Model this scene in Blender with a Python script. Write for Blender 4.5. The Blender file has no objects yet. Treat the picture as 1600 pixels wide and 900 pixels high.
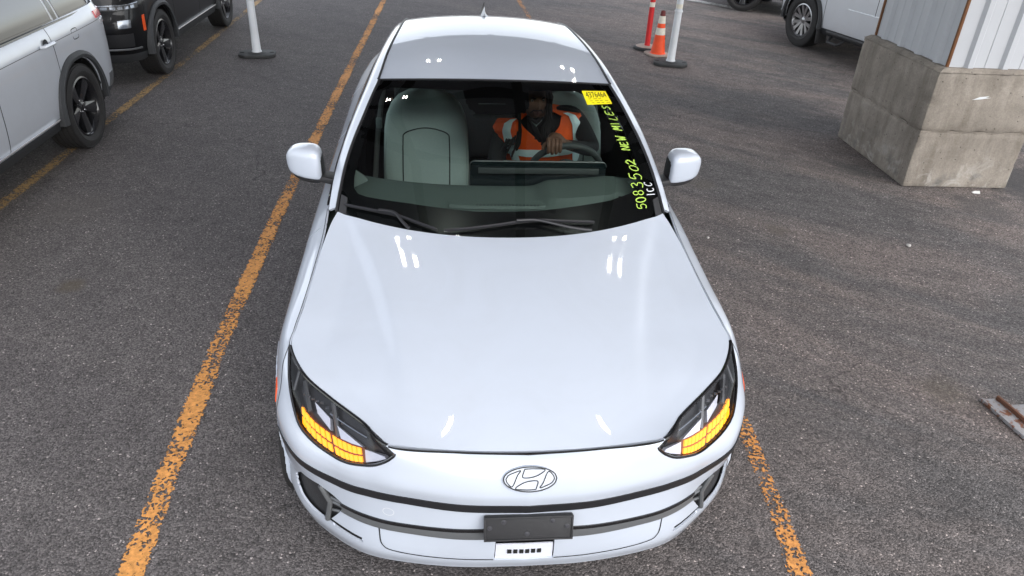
import bpy, bmesh, math, random
import numpy as np
from mathutils import Vector, Matrix
random.seed(7); RNG = np.random.default_rng(7)
scene = bpy.context.scene
COL = scene.collection
R = math.radians

# ------------------------------------------------------------------ camera, sky, sun, exposure
def make_camera():
    pitch, yaw, roll, fpx = .5307, .1024, .0509, 1153.302
    F = Vector((math.sin(yaw) * math.cos(pitch), math.cos(yaw) * math.cos(pitch), -math.sin(pitch)))
    Rt = Vector((math.cos(yaw), -math.sin(yaw), 0)); U = Rt.cross(F)
    c, s = math.cos(roll), math.sin(roll)
    R2 = Rt * c + U * s; U2 = U * c - Rt * s
    cam = bpy.data.cameras.new('camera'); cam.sensor_width = 36; cam.lens = 36 * fpx / 1600; cam.clip_start = .05; cam.clip_end = 5000
    o = bpy.data.objects.new('camera', cam); COL.objects.link(o)
    M = Matrix((R2, U2, -F)).transposed().to_4x4(); M.translation = (-.2529, -1.6836, 2.4206)
    o.matrix_world = M; scene.camera = o
make_camera()
SUN_EL, SUN_ROT = 42, 150
world = bpy.data.worlds.new('World'); scene.world = world; world.use_nodes = True
_n = world.node_tree.nodes; _bg = _n['Background']
_sky = _n.new('ShaderNodeTexSky'); _sky.sky_type = 'NISHITA'; _sky.sun_disc = False
_sky.sun_elevation = R(SUN_EL); _sky.sun_rotation = R(SUN_ROT); _sky.air_density = 1.0; _sky.dust_density = 1.5; _sky.ozone_density = 1.0
# an overcast sky is nearly colourless: the clear-sky blue is drained out
_hs = _n.new('ShaderNodeHueSaturation'); _hs.inputs['Saturation'].default_value = .30; _hs.inputs['Value'].default_value = 1.0
world.node_tree.links.new(_sky.outputs[0], _hs.inputs['Color']); world.node_tree.links.new(_hs.outputs[0], _bg.inputs[0]); _bg.inputs[1].default_value = .15
_l = bpy.data.lights.new('sun', 'SUN'); _l.energy = .5; _l.angle = R(60); _l.color = (1, .96, .9)
_s = bpy.data.objects.new('sun', _l); COL.objects.link(_s)
_d = Vector((math.sin(R(SUN_ROT)) * math.cos(R(SUN_EL)), math.cos(R(SUN_ROT)) * math.cos(R(SUN_EL)), math.sin(R(SUN_EL))))
_s.rotation_euler = _d.to_track_quat('Z', 'Y').to_euler(); _s.location = (0, 0, 30)
vs = scene.view_settings; vs.view_transform = 'Standard'; vs.look = 'None'; vs.gamma = 1; vs.use_curve_mapping = False; vs.exposure = 1.5
scene.render.engine = 'CYCLES'; scene.cycles.use_denoising = True; scene.cycles.max_bounces = 8; scene.cycles.transparent_max_bounces = 16
scene.cycles.caustics_reflective = False; scene.cycles.caustics_refractive = False; scene.cycles.sample_clamp_indirect = 6

# ------------------------------------------------------------------ materials
MAT = {}
def nodes(name):
    m = bpy.data.materials.new(name); m.use_nodes = True; MAT[name] = m
    nt = m.node_tree; return m, nt, nt.nodes['Principled BSDF'], nt.nodes['Material Output']
def pb(name, col, rough=.5, metal=0, coat=0, coat_rough=.03, spec=.5, var=.06, scale=40, bump=0, bscale=200, emit=None, es=0, ior=1.5):
    """a principled surface whose colour and roughness wander a little with noise"""
    m, nt, b, out = nodes(name); N, L = nt.nodes, nt.links
    tc = N.new('ShaderNodeTexCoord'); nz = N.new('ShaderNodeTexNoise'); nz.inputs['Scale'].default_value = scale; nz.inputs['Detail'].default_value = 4
    L.new(tc.outputs['Object'], nz.inputs['Vector'])
    rp = N.new('ShaderNodeMix'); rp.data_type = 'RGBA'
    rp.inputs[6].default_value = tuple(c * (1 - var) for c in col) + (1,); rp.inputs[7].default_value = tuple(min(1, c * (1 + var)) for c in col) + (1,)
    L.new(nz.outputs['Fac'], rp.inputs[0]); L.new(rp.outputs[2], b.inputs['Base Color'])
    b.inputs['Roughness'].default_value = rough; b.inputs['Metallic'].default_value = metal; b.inputs['Coat Weight'].default_value = coat
    b.inputs['Coat Roughness'].default_value = coat_rough; b.inputs['Specular IOR Level'].default_value = spec; b.inputs['IOR'].default_value = ior
    if bump:
        n2 = N.new('ShaderNodeTexNoise'); n2.inputs['Scale'].default_value = bscale; n2.inputs['Detail'].default_value = 6; L.new(tc.outputs['Object'], n2.inputs['Vector'])
        bp = N.new('ShaderNodeBump'); bp.inputs['Strength'].default_value = bump; bp.inputs['Distance'].default_value = .01; L.new(n2.outputs['Fac'], bp.inputs['Height']); L.new(bp.outputs[0], b.inputs['Normal'])
    if emit:
        b.inputs['Emission Color'].default_value = emit + (1,); b.inputs['Emission Strength'].default_value = es
    return m
def glass(name, tint, refl=1.5, rough=.0):
    """thin sheet of glass: tinted transparency under a Fresnel reflection"""
    m, nt, b, out = nodes(name); N, L = nt.nodes, nt.links; N.remove(b)
    t = N.new('ShaderNodeBsdfTransparent'); t.inputs[0].default_value = tint + (1,)
    g = N.new('ShaderNodeBsdfGlossy'); g.inputs['Roughness'].default_value = rough
    f = N.new('ShaderNodeFresnel'); f.inputs['IOR'].default_value = refl
    mx = N.new('ShaderNodeMixShader'); L.new(f.outputs[0], mx.inputs[0]); L.new(t.outputs[0], mx.inputs[1]); L.new(g.outputs[0], mx.inputs[2]); L.new(mx.outputs[0], out.inputs[0])
    return m
pb('paint_white', (.475, .515, .585), .35, coat=1, coat_rough=.02, var=.012, scale=900)
pb('paint_silver', (.58, .61, .66), .3, metal=.15, coat=1, coat_rough=.02, var=.03, scale=700)
pb('paint_black', (.004, .004, .005), .35, coat=.35, coat_rough=.02, spec=.2, var=.2, scale=200)
pb('paint_truck', (.70, .73, .77), .3, metal=.2, coat=1, coat_rough=.02, var=.03, scale=700)
pb('gloss_black', (.008, .008, .009), .12, coat=.6, var=.2)
pb('satin_black', (.014, .014, .016), .42, var=.2, bump=.1, bscale=400)
pb('black_plastic', (.022, .022, .024), .55, var=.25, bump=.25, bscale=600)
pb('flare_plastic', (.035, .037, .040), .6, var=.2, bump=.2, bscale=500)
pb('trim_grey', (.13, .135, .14), .35, metal=.3, var=.1)
pb('rubber', (.018, .017, .017), .75, var=.3, scale=30, bump=.3, bscale=250)
pb('rim_black', (.012, .012, .014), .25, coat=.5, var=.2)
pb('rim_alloy', (.30, .30, .31), .3, metal=.9, var=.1)
pb('chrome', (.75, .76, .78), .12, metal=1, var=.04)
pb('dark_void', (.004, .004, .004), .9, var=.2)
pb('liner', (.012, .012, .013), .9, var=.2)
pb('tint_glass', (.004, .005, .007), .015, spec=.6, var=.05, ior=2.1)
pb('reflector_white', (.75, .77, .85), .25, metal=.2, var=.05)
pb('lamp_dark', (.020, .019, .020), .3, var=.4, scale=60)
pb('lamp_clear', (.26, .28, .31), .15, metal=.6, var=.3, scale=30)
pb('amber_led', (.9, .28, .01), .3, emit=(1, .37, .006), es=.58, var=.1)
pb('amber_frame', (.16, .035, .005), .4, emit=(1, .25, .01), es=.0, var=.1)
pb('reflector_orange', (.85, .10, .015), .3, var=.1)
pb('tail_red', (.55, .02, .03), .15, coat=1, var=.1)
pb('tail_clear', (.6, .6, .62), .15, metal=.5, var=.2)
pb('seat_fabric', (.33, .395, .37), .8, var=.08, scale=120, bump=.25, bscale=500)
pb('seat_seam', (.02, .024, .024), .8, var=.1)
pb('dash_grey', (.100, .130, .120), .7, var=.05, scale=80, bump=.2, bscale=900)
pb('dash_light', (.30, .36, .34), .6, var=.05)
pb('dash_dark', (.05, .058, .058), .6, var=.1)
pb('headliner', (.55, .56, .56), .9, var=.05)
pb('interior_dark', (.035, .038, .038), .8, var=.2)
pb('screen_glass', (.01, .016, .018), .06, spec=.6, var=.1)
pb('belt_web', (.16, .165, .16), .8, var=.15)
pb('frit', (.004, .004, .005), .25, var=.2)
pb('wiper', (.014, .014, .017), .45, var=.2)
glass('windscreen_glass', (.90, .98, .95), 1.6)
glass('side_glass', (.80, .86, .84), 1.5)
glass('rear_glass', (.62, .66, .65), 1.5)
glass('lens_glass', (.96, .96, .98), 1.4)
pb('skin', (.19, .10, .066), .5, var=.15, scale=60, spec=.4)
pb('nail', (.28, .17, .13), .4, var=.1)
pb('jacket', (.010, .010, .011), .85, var=.3, scale=30, bump=.4, bscale=60)
pb('collar_white', (.55, .62, .62), .8, var=.05)
pb('vest_orange', (1.0, .115, .010), .75, var=.06, scale=40, bump=.3, bscale=50)
pb('vest_tape', (.78, .95, .95), .35, var=.08, scale=150)
pb('hair', (.006, .005, .005), .7, var=.4, scale=150, bump=.6, bscale=300)
pb('eye_white', (.5, .48, .45), .3); pb('eye_dark', (.01, .007, .005), .2); pb('lip', (.10, .04, .032), .5)
pb('sticker_yellow', (.95, .80, .01), .45, var=.03)
pb('ink_black', (.008, .008, .008), .6)
pb('paint_marker', (.40, .60, .09), .5, var=.1, emit=(.5, .8, .05), es=.0)
pb('marker_white', (.62, .64, .66), .5, var=.1)
pb('tape_film', (.42, .50, .58), .2, var=.55, scale=160)
pb('tape_dark', (.10, .115, .13), .12, metal=.5, var=.8, scale=180, bump=.7, bscale=120)
pb('post_white', (.66, .68, .70), .45, var=.10, scale=9)
pb('post_red', (.55, .016, .018), .45, var=.15, scale=12)
pb('cone_orange', (.80, .075, .012), .5, var=.25, scale=11)
pb('cone_tip', (.12, .012, .010), .55, var=.3)
pb('reflective_white', (.70, .66, .56), .5, var=.18, scale=30)
pb('base_rubber', (.030, .031, .031), .7, var=.3, scale=14, bump=.3, bscale=90)
pb('base_dirty', (.34, .27, .23), .75, var=.3, scale=16)
pb('sheet_white', (.44, .455, .48), .45, var=.05, scale=5)
pb('sheet_grey', (.30, .30, .29), .5, var=.06, scale=5)
pb('trim_orange', (.15, .060, .020), .6, var=.4, scale=14)
pb('canopy_deck', (.62, .62, .64), .6, var=.15, scale=3)
pb('canopy_steel', (.045, .032, .026), .6, var=.25, scale=5)
pb('tube_light', (.9, .9, .9), .4, emit=(1, .98, .93), es=45)
pb('fixture_white', (.7, .7, .7), .4)
pb('bolt', (.09, .09, .10), .35, metal=.6, var=.2)
pb('paper_litter', (.7, .7, .68), .7); pb('pebble', (.42, .40, .38), .8, var=.3)

def weather_paint(name):
    """dust, dried drops and a few stuck specks on the clear coat"""
    nt = MAT[name].node_tree; N, L = nt.nodes, nt.links; b = N['Principled BSDF']; tc = N.new('ShaderNodeTexCoord'); P = tc.outputs['Object']
    old = b.inputs['Base Color'].links[0].from_socket
    vo = N.new('ShaderNodeTexVoronoi'); vo.inputs['Scale'].default_value = 7.5; L.new(P, vo.inputs['Vector']); k = ramp(N, [(.0, (1,) * 3), (.018, (1,) * 3), (.026, (0,) * 3)]); L.new(vo.outputs['Distance'], k.inputs[0])
    sp = N.new('ShaderNodeSeparateColor'); L.new(vo.outputs['Color'], sp.inputs[0]); few = mathn(N, L, 'GREATER_THAN', sp.outputs[0], .72)
    c = mixc(N, L, mathn(N, L, 'MULTIPLY', k.outputs[0], few), old, (.10, .085, .07))
    d = ramp(N, [(.42, (1,) * 3), (.75, (.955, .95, .94))]); L.new(noise(N, L, P, 2.6, 7, .7, .8), d.inputs[0]); c = mixc(N, L, 1.0, c, d.outputs[0], 'MULTIPLY')
    L.new(c, b.inputs['Base Color'])
    r = N.new('ShaderNodeMapRange'); r.inputs[1].default_value = .35; r.inputs[2].default_value = .7; r.inputs[3].default_value = .010; r.inputs[4].default_value = .045; L.new(noise(N, L, P, 5, 7, .7, .5), r.inputs[0]); L.new(r.outputs[0], b.inputs['Coat Roughness'])
def ramp(N, stops):
    r = N.new('ShaderNodeValToRGB'); e = r.color_ramp.elements
    while len(e) < len(stops): e.new(.5)
    for k, (p, c) in enumerate(stops): e[k].position = p; e[k].color = c if len(c) == 4 else c + (1,)
    return r
def noise(N, L, vec, scale, detail=4, rough=.55, dist=0):
    n = N.new('ShaderNodeTexNoise'); n.inputs['Scale'].default_value = scale; n.inputs['Detail'].default_value = detail; n.inputs['Roughness'].default_value = rough; n.inputs['Distortion'].default_value = dist
    L.new(vec, n.inputs['Vector']); return n.outputs['Fac']
def mixc(N, L, fac, a, b, mode='MIX'):
    m = N.new('ShaderNodeMix'); m.data_type = 'RGBA'; m.blend_type = mode
    if isinstance(fac, float): m.inputs[0].default_value = fac
    else: L.new(fac, m.inputs[0])
    for i, v in ((6, a), (7, b)):
        if isinstance(v, tuple): m.inputs[i].default_value = v if len(v) == 4 else v + (1,)
        else: L.new(v, m.inputs[i])
    return m.outputs[2]
def mathn(N, L, op, a, b=None):
    m = N.new('ShaderNodeMath'); m.operation = op
    for i, v in ((0, a), (1, b)):
        if v is None: continue
        if isinstance(v, (int, float)): m.inputs[i].default_value = v
        else: L.new(v, m.inputs[i])
    return m.outputs[0]
def make_asphalt():
    m, nt, b, out = nodes('asphalt'); N, L = nt.nodes, nt.links
    tc = N.new('ShaderNodeTexCoord'); P = tc.outputs['Object']
    mp = N.new('ShaderNodeMapping'); mp.vector_type = 'TEXTURE'; mp.inputs['Scale'].default_value = (3.4, 1, 1); mp.inputs['Rotation'].default_value = (0, 0, R(-38)); L.new(P, mp.inputs['Vector'])
    big = ramp(N, [(.42, (0, 0, 0)), (.58, (1, 1, 1))]); L.new(noise(N, L, mp.outputs[0], 1.15, 7, .62, .5), big.inputs[0])
    # the right-hand side is an older, browner surface than the lane on the left
    sx = N.new('ShaderNodeSeparateXYZ'); L.new(P, sx.inputs[0])
    side = ramp(N, [(.0, (.0,) * 3), (1, (1, 1, 1))]); sm = N.new('ShaderNodeMapRange'); sm.inputs[1].default_value = -.5; sm.inputs[2].default_value = 2.2; L.new(sx.outputs[0], sm.inputs[0]); L.new(sm.outputs[0], side.inputs[0])
    fine = ramp(N, [(.35, (.80,) * 3), (.65, (1.18,) * 3)]); L.new(noise(N, L, mp.outputs[0], 9, 6, .7), fine.inputs[0])
    c1 = mixc(N, L, big.outputs[0], (.114, .103, .103), (.134, .121, .119))
    c2 = mixc(N, L, big.outputs[0], (.124, .114, .112), (.196, .163, .151))
    base = mixc(N, L, side.outputs[0], c1, mixc(N, L, 1.0, c2, fine.outputs[0], 'MULTIPLY'))
    # aggregate: each stone its own grey, dark binder between
    vo = N.new('ShaderNodeTexVoronoi'); vo.inputs['Scale'].default_value = 132; L.new(P, vo.inputs['Vector'])
    sep = N.new('ShaderNodeSeparateColor'); L.new(vo.outputs['Color'], sep.inputs[0])
    st = ramp(N, [(0, (.42,) * 3), (.55, (.93,) * 3), (.9, (1.33,) * 3), (.984, (1.45,) * 3), (1, (3.8, 3.7, 3.6))]); L.new(sep.outputs[0], st.inputs[0])
    gap = ramp(N, [(.0, (1, 1, 1)), (.62, (1, 1, 1)), (.95, (.4,) * 3)]); L.new(vo.outputs['Distance'], gap.inputs[0])
    base = mixc(N, L, 1.0, base, st.outputs[0], 'MULTIPLY'); base = mixc(N, L, .8, base, gap.outputs[0], 'MULTIPLY')
    fn = noise(N, L, P, 420, 3, .7); fr = ramp(N, [(.3, (.55,) * 3), (.7, (1.45,) * 3)]); L.new(fn, fr.inputs[0]); base = mixc(N, L, .75, base, fr.outputs[0], 'MULTIPLY')
    md = noise(N, L, P, 6, 6, .7); mr = ramp(N, [(.3, (.78,) * 3), (.7, (1.2,) * 3)]); L.new(md, mr.inputs[0]); base = mixc(N, L, .8, base, mr.outputs[0], 'MULTIPLY')
    # brown stains, then dark grey patches about the pillar foot, edges broken by noise
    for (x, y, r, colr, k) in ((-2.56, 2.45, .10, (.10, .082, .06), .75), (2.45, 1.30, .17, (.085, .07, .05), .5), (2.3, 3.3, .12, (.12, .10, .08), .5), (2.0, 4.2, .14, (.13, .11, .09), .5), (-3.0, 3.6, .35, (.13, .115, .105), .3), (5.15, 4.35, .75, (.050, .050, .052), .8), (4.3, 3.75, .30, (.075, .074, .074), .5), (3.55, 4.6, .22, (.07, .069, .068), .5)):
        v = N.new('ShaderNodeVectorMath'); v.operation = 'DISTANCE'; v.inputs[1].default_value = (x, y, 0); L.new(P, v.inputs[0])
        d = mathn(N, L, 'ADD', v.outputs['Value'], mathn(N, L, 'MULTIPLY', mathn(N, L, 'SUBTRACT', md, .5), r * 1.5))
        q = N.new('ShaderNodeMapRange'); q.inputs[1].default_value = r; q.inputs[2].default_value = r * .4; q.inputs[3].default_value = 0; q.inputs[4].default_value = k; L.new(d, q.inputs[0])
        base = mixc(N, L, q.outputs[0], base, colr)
    # thin cracks
    cv = N.new('ShaderNodeTexVoronoi'); cv.feature = 'DISTANCE_TO_EDGE'; cv.inputs['Scale'].default_value = .42
    wv = N.new('ShaderNodeVectorMath'); wv.operation = 'ADD'; L.new(P, wv.inputs[0]); wn = N.new('ShaderNodeTexNoise'); wn.inputs['Scale'].default_value = 2.2; wn.inputs['Detail'].default_value = 6; L.new(P, wn.inputs['Vector'])
    ws = N.new('ShaderNodeVectorMath'); ws.operation = 'SCALE'; ws.inputs['Scale'].default_value = .5; L.new(wn.outputs['Color'], ws.inputs[0]); L.new(ws.outputs[0], wv.inputs[1]); L.new(wv.outputs[0], cv.inputs['Vector'])
    ck = ramp(N, [(0, (.45,) * 3), (.0022, (1,) * 3)]); L.new(cv.outputs['Distance'], ck.inputs[0])
    ckm = ramp(N, [(.52, (0,) * 3), (.6, (1,) * 3)]); L.new(noise(N, L, P, .55, 3), ckm.inputs[0])
    base = mixc(N, L, ckm.outputs[0], base, mixc(N, L, 1.0, base, ck.outputs[0], 'MULTIPLY'))
    L.new(base, b.inputs['Base Color'])
    b.inputs['Roughness'].default_value = .82; b.inputs['Specular IOR Level'].default_value = .35
    h = mathn(N, L, 'SUBTRACT', mathn(N, L, 'ADD', sep.outputs[1], mathn(N, L, 'MULTIPLY', fn, .6)), mathn(N, L, 'MULTIPLY', vo.outputs['Distance'], 1.4))
    bp = N.new('ShaderNodeBump'); bp.inputs['Strength'].default_value = .75; bp.inputs['Distance'].default_value = .006; L.new(h, bp.inputs['Height']); L.new(bp.outputs[0], b.inputs['Normal'])
make_asphalt(); weather_paint('paint_white'); weather_paint('paint_silver'); weather_paint('paint_truck')
def make_line_paint(name, col, cover):
    """worn road paint: where it has flaked off the sheet is open and the asphalt shows"""
    m, nt, b, out = nodes(name); N, L = nt.nodes, nt.links; tc = N.new('ShaderNodeTexCoord'); P = tc.outputs['Object']
    vo = N.new('ShaderNodeTexVoronoi'); vo.inputs['Scale'].default_value = 88; L.new(P, vo.inputs['Vector'])
    sep = N.new('ShaderNodeSeparateColor'); L.new(vo.outputs['Color'], sep.inputs[0])
    f = mathn(N, L, 'ADD', mathn(N, L, 'MULTIPLY', sep.outputs[2], .35), mathn(N, L, 'MULTIPLY', noise(N, L, P, 26, 6, .7), .9))
    f = mathn(N, L, 'ADD', f, mathn(N, L, 'ADD', mathn(N, L, 'MULTIPLY', noise(N, L, P, 1.3, 5, .65), 1.25), -.27))
    uv = N.new('ShaderNodeUVMap'); su = N.new('ShaderNodeSeparateXYZ'); L.new(uv.outputs[0], su.inputs[0])
    edge = mathn(N, L, 'POWER', mathn(N, L, 'MULTIPLY', mathn(N, L, 'ABSOLUTE', mathn(N, L, 'SUBTRACT', su.outputs[0], .5)), 2), 5)
    f = mathn(N, L, 'SUBTRACT', f, mathn(N, L, 'MULTIPLY', edge, .42))
    k = ramp(N, [(cover, (0,) * 3), (cover + .05, (1,) * 3)]); L.new(f, k.inputs[0])
    cc = ramp(N, [(.3, tuple(c * .62 for c in col)), (.7, tuple(min(1, c * 1.25) for c in col))]); L.new(noise(N, L, P, 45, 5, .7), cc.inputs[0])
    L.new(cc.outputs[0], b.inputs['Base Color']); b.inputs['Roughness'].default_value = .75
    bp = N.new('ShaderNodeBump'); bp.inputs['Strength'].default_value = .5; bp.inputs['Distance'].default_value = .004; L.new(sep.outputs[1], bp.inputs['Height']); L.new(bp.outputs[0], b.inputs['Normal'])
    t = N.new('ShaderNodeBsdfTransparent'); mx = N.new('ShaderNodeMixShader'); L.new(k.outputs[0], mx.inputs[0]); L.new(t.outputs[0], mx.inputs[1]); L.new(b.outputs[0], mx.inputs[2]); L.new(mx.outputs[0], out.inputs[0])
make_line_paint('line_orange', (.60, .27, .070), .86)
make_line_paint('line_faded', (.38, .24, .10), .90)
make_line_paint('line_worn', (.60, .26, .07), .91)
make_line_paint('line_white', (.62, .60, .56), .88)
def make_concrete():
    m, nt, b, out = nodes('concrete'); N, L = nt.nodes, nt.links; tc = N.new('ShaderNodeTexCoord'); P = tc.outputs['Object']
    a = ramp(N, [(.3, (.165, .143, .120)), (.52, (.245, .216, .183)), (.72, (.325, .290, .250))]); L.new(noise(N, L, P, 3.2, 8, .65, .4), a.inputs[0])
    pit = N.new('ShaderNodeTexVoronoi'); pit.inputs['Scale'].default_value = 17; pit.inputs['Randomness'].default_value = 1; L.new(P, pit.inputs['Vector'])
    pr = ramp(N, [(.0, (.22,) * 3), (.075, (.4,) * 3), (.14, (1,) * 3)]); L.new(pit.outputs['Distance'], pr.inputs[0])
    c = mixc(N, L, .85, a.outputs[0], pr.outputs[0], 'MULTIPLY')
    f2 = ramp(N, [(.35, (.8,) * 3), (.65, (1.15,) * 3)]); L.new(noise(N, L, P, 60, 5, .7), f2.inputs[0]); c = mixc(N, L, .7, c, f2.outputs[0], 'MULTIPLY')
    ms = N.new('ShaderNodeMapping'); ms.inputs['Scale'].default_value = (9, 9, .9); L.new(P, ms.inputs['Vector']); sr = ramp(N, [(.45, (1,) * 3), (.70, (.66, .64, .61))]); L.new(noise(N, L, ms.outputs[0], 1, 6, .65), sr.inputs[0]); c = mixc(N, L, .8, c, sr.outputs[0], 'MULTIPLY')
    # scuffs near the foot of the block
    sp = N.new('ShaderNodeSeparateXYZ'); L.new(P, sp.inputs[0]); zz = N.new('ShaderNodeMapRange'); zz.inputs[1].default_value = .42; zz.inputs[2].default_value = .05; L.new(sp.outputs[2], zz.inputs[0])
    sc = ramp(N, [(.52, (0,) * 3), (.62, (1,) * 3)]); L.new(noise(N, L, P, 7, 7, .75, 1.2), sc.inputs[0])
    c = mixc(N, L, mathn(N, L, 'MULTIPLY', zz.outputs[0], mathn(N, L, 'MULTIPLY', sc.outputs[0], .55)), c, (.42, .40, .37))
    sd = ramp(N, [(.56, (0,) * 3), (.68, (1,) * 3)]); L.new(noise(N, L, P, 5, 6, .6), sd.inputs[0])
    c = mixc(N, L, mathn(N, L, 'MULTIPLY', zz.outputs[0], mathn(N, L, 'MULTIPLY', sd.outputs[0], .6)), c, (.10, .098, .095))
    L.new(c, b.inputs['Base Color']); b.inputs['Roughness'].default_value = .85
    h = mathn(N, L, 'ADD', noise(N, L, P, 8, 8, .7), mathn(N, L, 'MULTIPLY', pr.outputs[0], .5)); bp = N.new('ShaderNodeBump'); bp.inputs['Strength'].default_value = .5; bp.inputs['Distance'].default_value = .02; L.new(h, bp.inputs['Height']); L.new(bp.outputs[0], b.inputs['Normal'])
make_concrete()
def make_rusty():
    m, nt, b, out = nodes('rusty_metal'); N, L = nt.nodes, nt.links; tc = N.new('ShaderNodeTexCoord'); P = tc.outputs['Object']
    k = ramp(N, [(.50, (0,) * 3), (.58, (1,) * 3)]); L.new(noise(N, L, P, 22, 6, .65), k.inputs[0])
    r = ramp(N, [(.3, (.06, .025, .015)), (.7, (.22, .085, .04))]); L.new(noise(N, L, P, 90, 4), r.inputs[0])
    L.new(mixc(N, L, k.outputs[0], (.26, .255, .26), r.outputs[0]), b.inputs['Base Color']); b.inputs['Roughness'].default_value = .6
make_rusty(); pb('rust', (.13, .055, .03), .8, var=.5, scale=60)

# ------------------------------------------------------------------ builders
def link(o, parent=None):
    COL.objects.link(o)
    if parent is not None: o.parent = parent
    return o
def tag(o, label=None, cat=None, group=None, kind=None):
    if label: o['label'] = label
    if cat: o['category'] = cat
    if group: o['group'] = group
    if kind: o['kind'] = kind
    return o
def empty(name, loc=(0, 0, 0), rz=0, scale=1):
    o = bpy.data.objects.new(name, None); o.location = loc; o.rotation_euler = (0, 0, rz); o.scale = (scale,) * 3; o.empty_display_size = .2
    return link(o)
def obj(name, verts, faces, mat, parent=None, smooth=True, angle=35, uv=None):
    me = bpy.data.meshes.new(name); me.from_pydata([tuple(map(float, v)) for v in verts], [], [tuple(map(int, f)) for f in faces]); me.validate()
    if smooth:
        me.polygons.foreach_set('use_smooth', [True] * len(me.polygons))
        if angle: me.set_sharp_from_angle(angle=R(angle))
    if uv is not None:
        l = me.uv_layers.new()
        for lp in me.loops: l.data[lp.index].uv = uv[lp.vertex_index]
    for mm in (mat if isinstance(mat, (list, tuple)) else [mat]): me.materials.append(MAT[mm])
    me.update()
    return link(bpy.data.objects.new(name, me), parent)
def from_bm(name, bm, mat, parent=None, smooth=True, angle=35):
    bmesh.ops.recalc_face_normals(bm, faces=bm.faces)
    me = bpy.data.meshes.new(name); bm.to_mesh(me); bm.free()
    if smooth:
        me.polygons.foreach_set('use_smooth', [True] * len(me.polygons)); me.set_sharp_from_angle(angle=R(angle))
    for mm in (mat if isinstance(mat, (list, tuple)) else [mat]): me.materials.append(MAT[mm])
    return link(bpy.data.objects.new(name, me), parent)
class MB:
    """collects pieces of one part"""
    def __init__(s): s.v = []; s.f = []
    def add(s, v, f):
        n = len(s.v); s.v += [tuple(map(float, p)) for p in v]; s.f += [tuple(int(i) + n for i in q) for q in f]; return s
    def box(s, c, d, M=None):
        v = [Vector(((i & 1) - .5, (i >> 1 & 1) - .5, (i >> 2 & 1) - .5)) for i in range(8)]
        v = [Vector((p.x * d[0], p.y * d[1], p.z * d[2])) for p in v]
        if M is not None: v = [M @ p for p in v]
        return s.add([p + Vector(c) for p in v], [(0, 2, 3, 1), (4, 5, 7, 6), (0, 1, 5, 4), (2, 6, 7, 3), (0, 4, 6, 2), (1, 3, 7, 5)])
    def tube(s, pts, r, n=10, cap=True):
        pts = [Vector(p) for p in pts]; rs = r if isinstance(r, (list, tuple)) else [r] * len(pts); vv = []; a = None
        for i, p in enumerate(pts):
            t = (pts[min(i + 1, len(pts) - 1)] - pts[max(i - 1, 0)]).normalized()
            if a is None: a = t.orthogonal().normalized()
            a = (a - t * a.dot(t)).normalized(); b = t.cross(a)
            vv += [p + (a * math.cos(2 * math.pi * k / n) + b * math.sin(2 * math.pi * k / n)) * rs[i] for k in range(n)]
        ff = [(i * n + k, i * n + (k + 1) % n, (i + 1) * n + (k + 1) % n, (i + 1) * n + k) for i in range(len(pts) - 1) for k in range(n)]
        if cap: ff += [tuple(range(n))[::-1], tuple(range((len(pts) - 1) * n, len(pts) * n))]
        return s.add(vv, ff)
    def lathe(s, prof, M=None, n=40, closed=False):
        """profile of (radius, height) turned round z"""
        vv = [Vector((r * math.cos(2 * math.pi * k / n), r * math.sin(2 * math.pi * k / n), z)) for r, z in prof for k in range(n)]
        if M is not None: vv = [M @ p for p in vv]
        m = len(prof); ff = [(i * n + k, i * n + (k + 1) % n, ((i + 1) % m) * n + (k + 1) % n, ((i + 1) % m) * n + k) for i in range(m if closed else m - 1) for k in range(n)]
        return s.add(vv, ff)
    def prism(s, poly, z0, z1, M=None):
        """polygon in xy pushed from z0 to z1"""
        n = len(poly); vv = [Vector((x, y, z0)) for x, y in poly] + [Vector((x, y, z1)) for x, y in poly]
        if M is not None: vv = [M @ p for p in vv]
        return s.add(vv, [tuple(range(n))[::-1], tuple(range(n, 2 * n))] + [(i, (i + 1) % n, (i + 1) % n + n, i + n) for i in range(n)])
    def build(s, name, mat, parent=None, bevel=0, seg=2, smooth=True, angle=35):
        if not bevel: return obj(name, s.v, s.f, mat, parent, smooth, angle)
        bm = bmesh.new(); vs = [bm.verts.new(p) for p in s.v]
        for q in s.f:
            try: bm.faces.new([vs[i] for i in q])
            except ValueError: pass
        bmesh.ops.recalc_face_normals(bm, faces=bm.faces); bm.normal_update()
        es = [e for e in bm.edges if len(e.link_faces) == 2 and e.calc_face_angle(0) > R(25)]
        bmesh.ops.bevel(bm, geom=es, offset=bevel, segments=seg, profile=.5, affect='EDGES', clamp_overlap=True)
        return from_bm(name, bm, mat, parent, smooth, angle)
def copy_tree(o, parent=None):
    c = o.copy(); COL.objects.link(c); c.parent = parent
    for ch in list(o.children): copy_tree(ch, c)
    return c
def rrect(w, h, r, n=5):
    out = []
    for cx, cy, a0 in ((w / 2 - r, h / 2 - r, 0), (-w / 2 + r, h / 2 - r, 90), (-w / 2 + r, -h / 2 + r, 180), (w / 2 - r, -h / 2 + r, 270)):
        out += [(cx + r * math.cos(R(a0 + 90 * k / n)), cy + r * math.sin(R(a0 + 90 * k / n))) for k in range(n + 1)]
    return out
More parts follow.
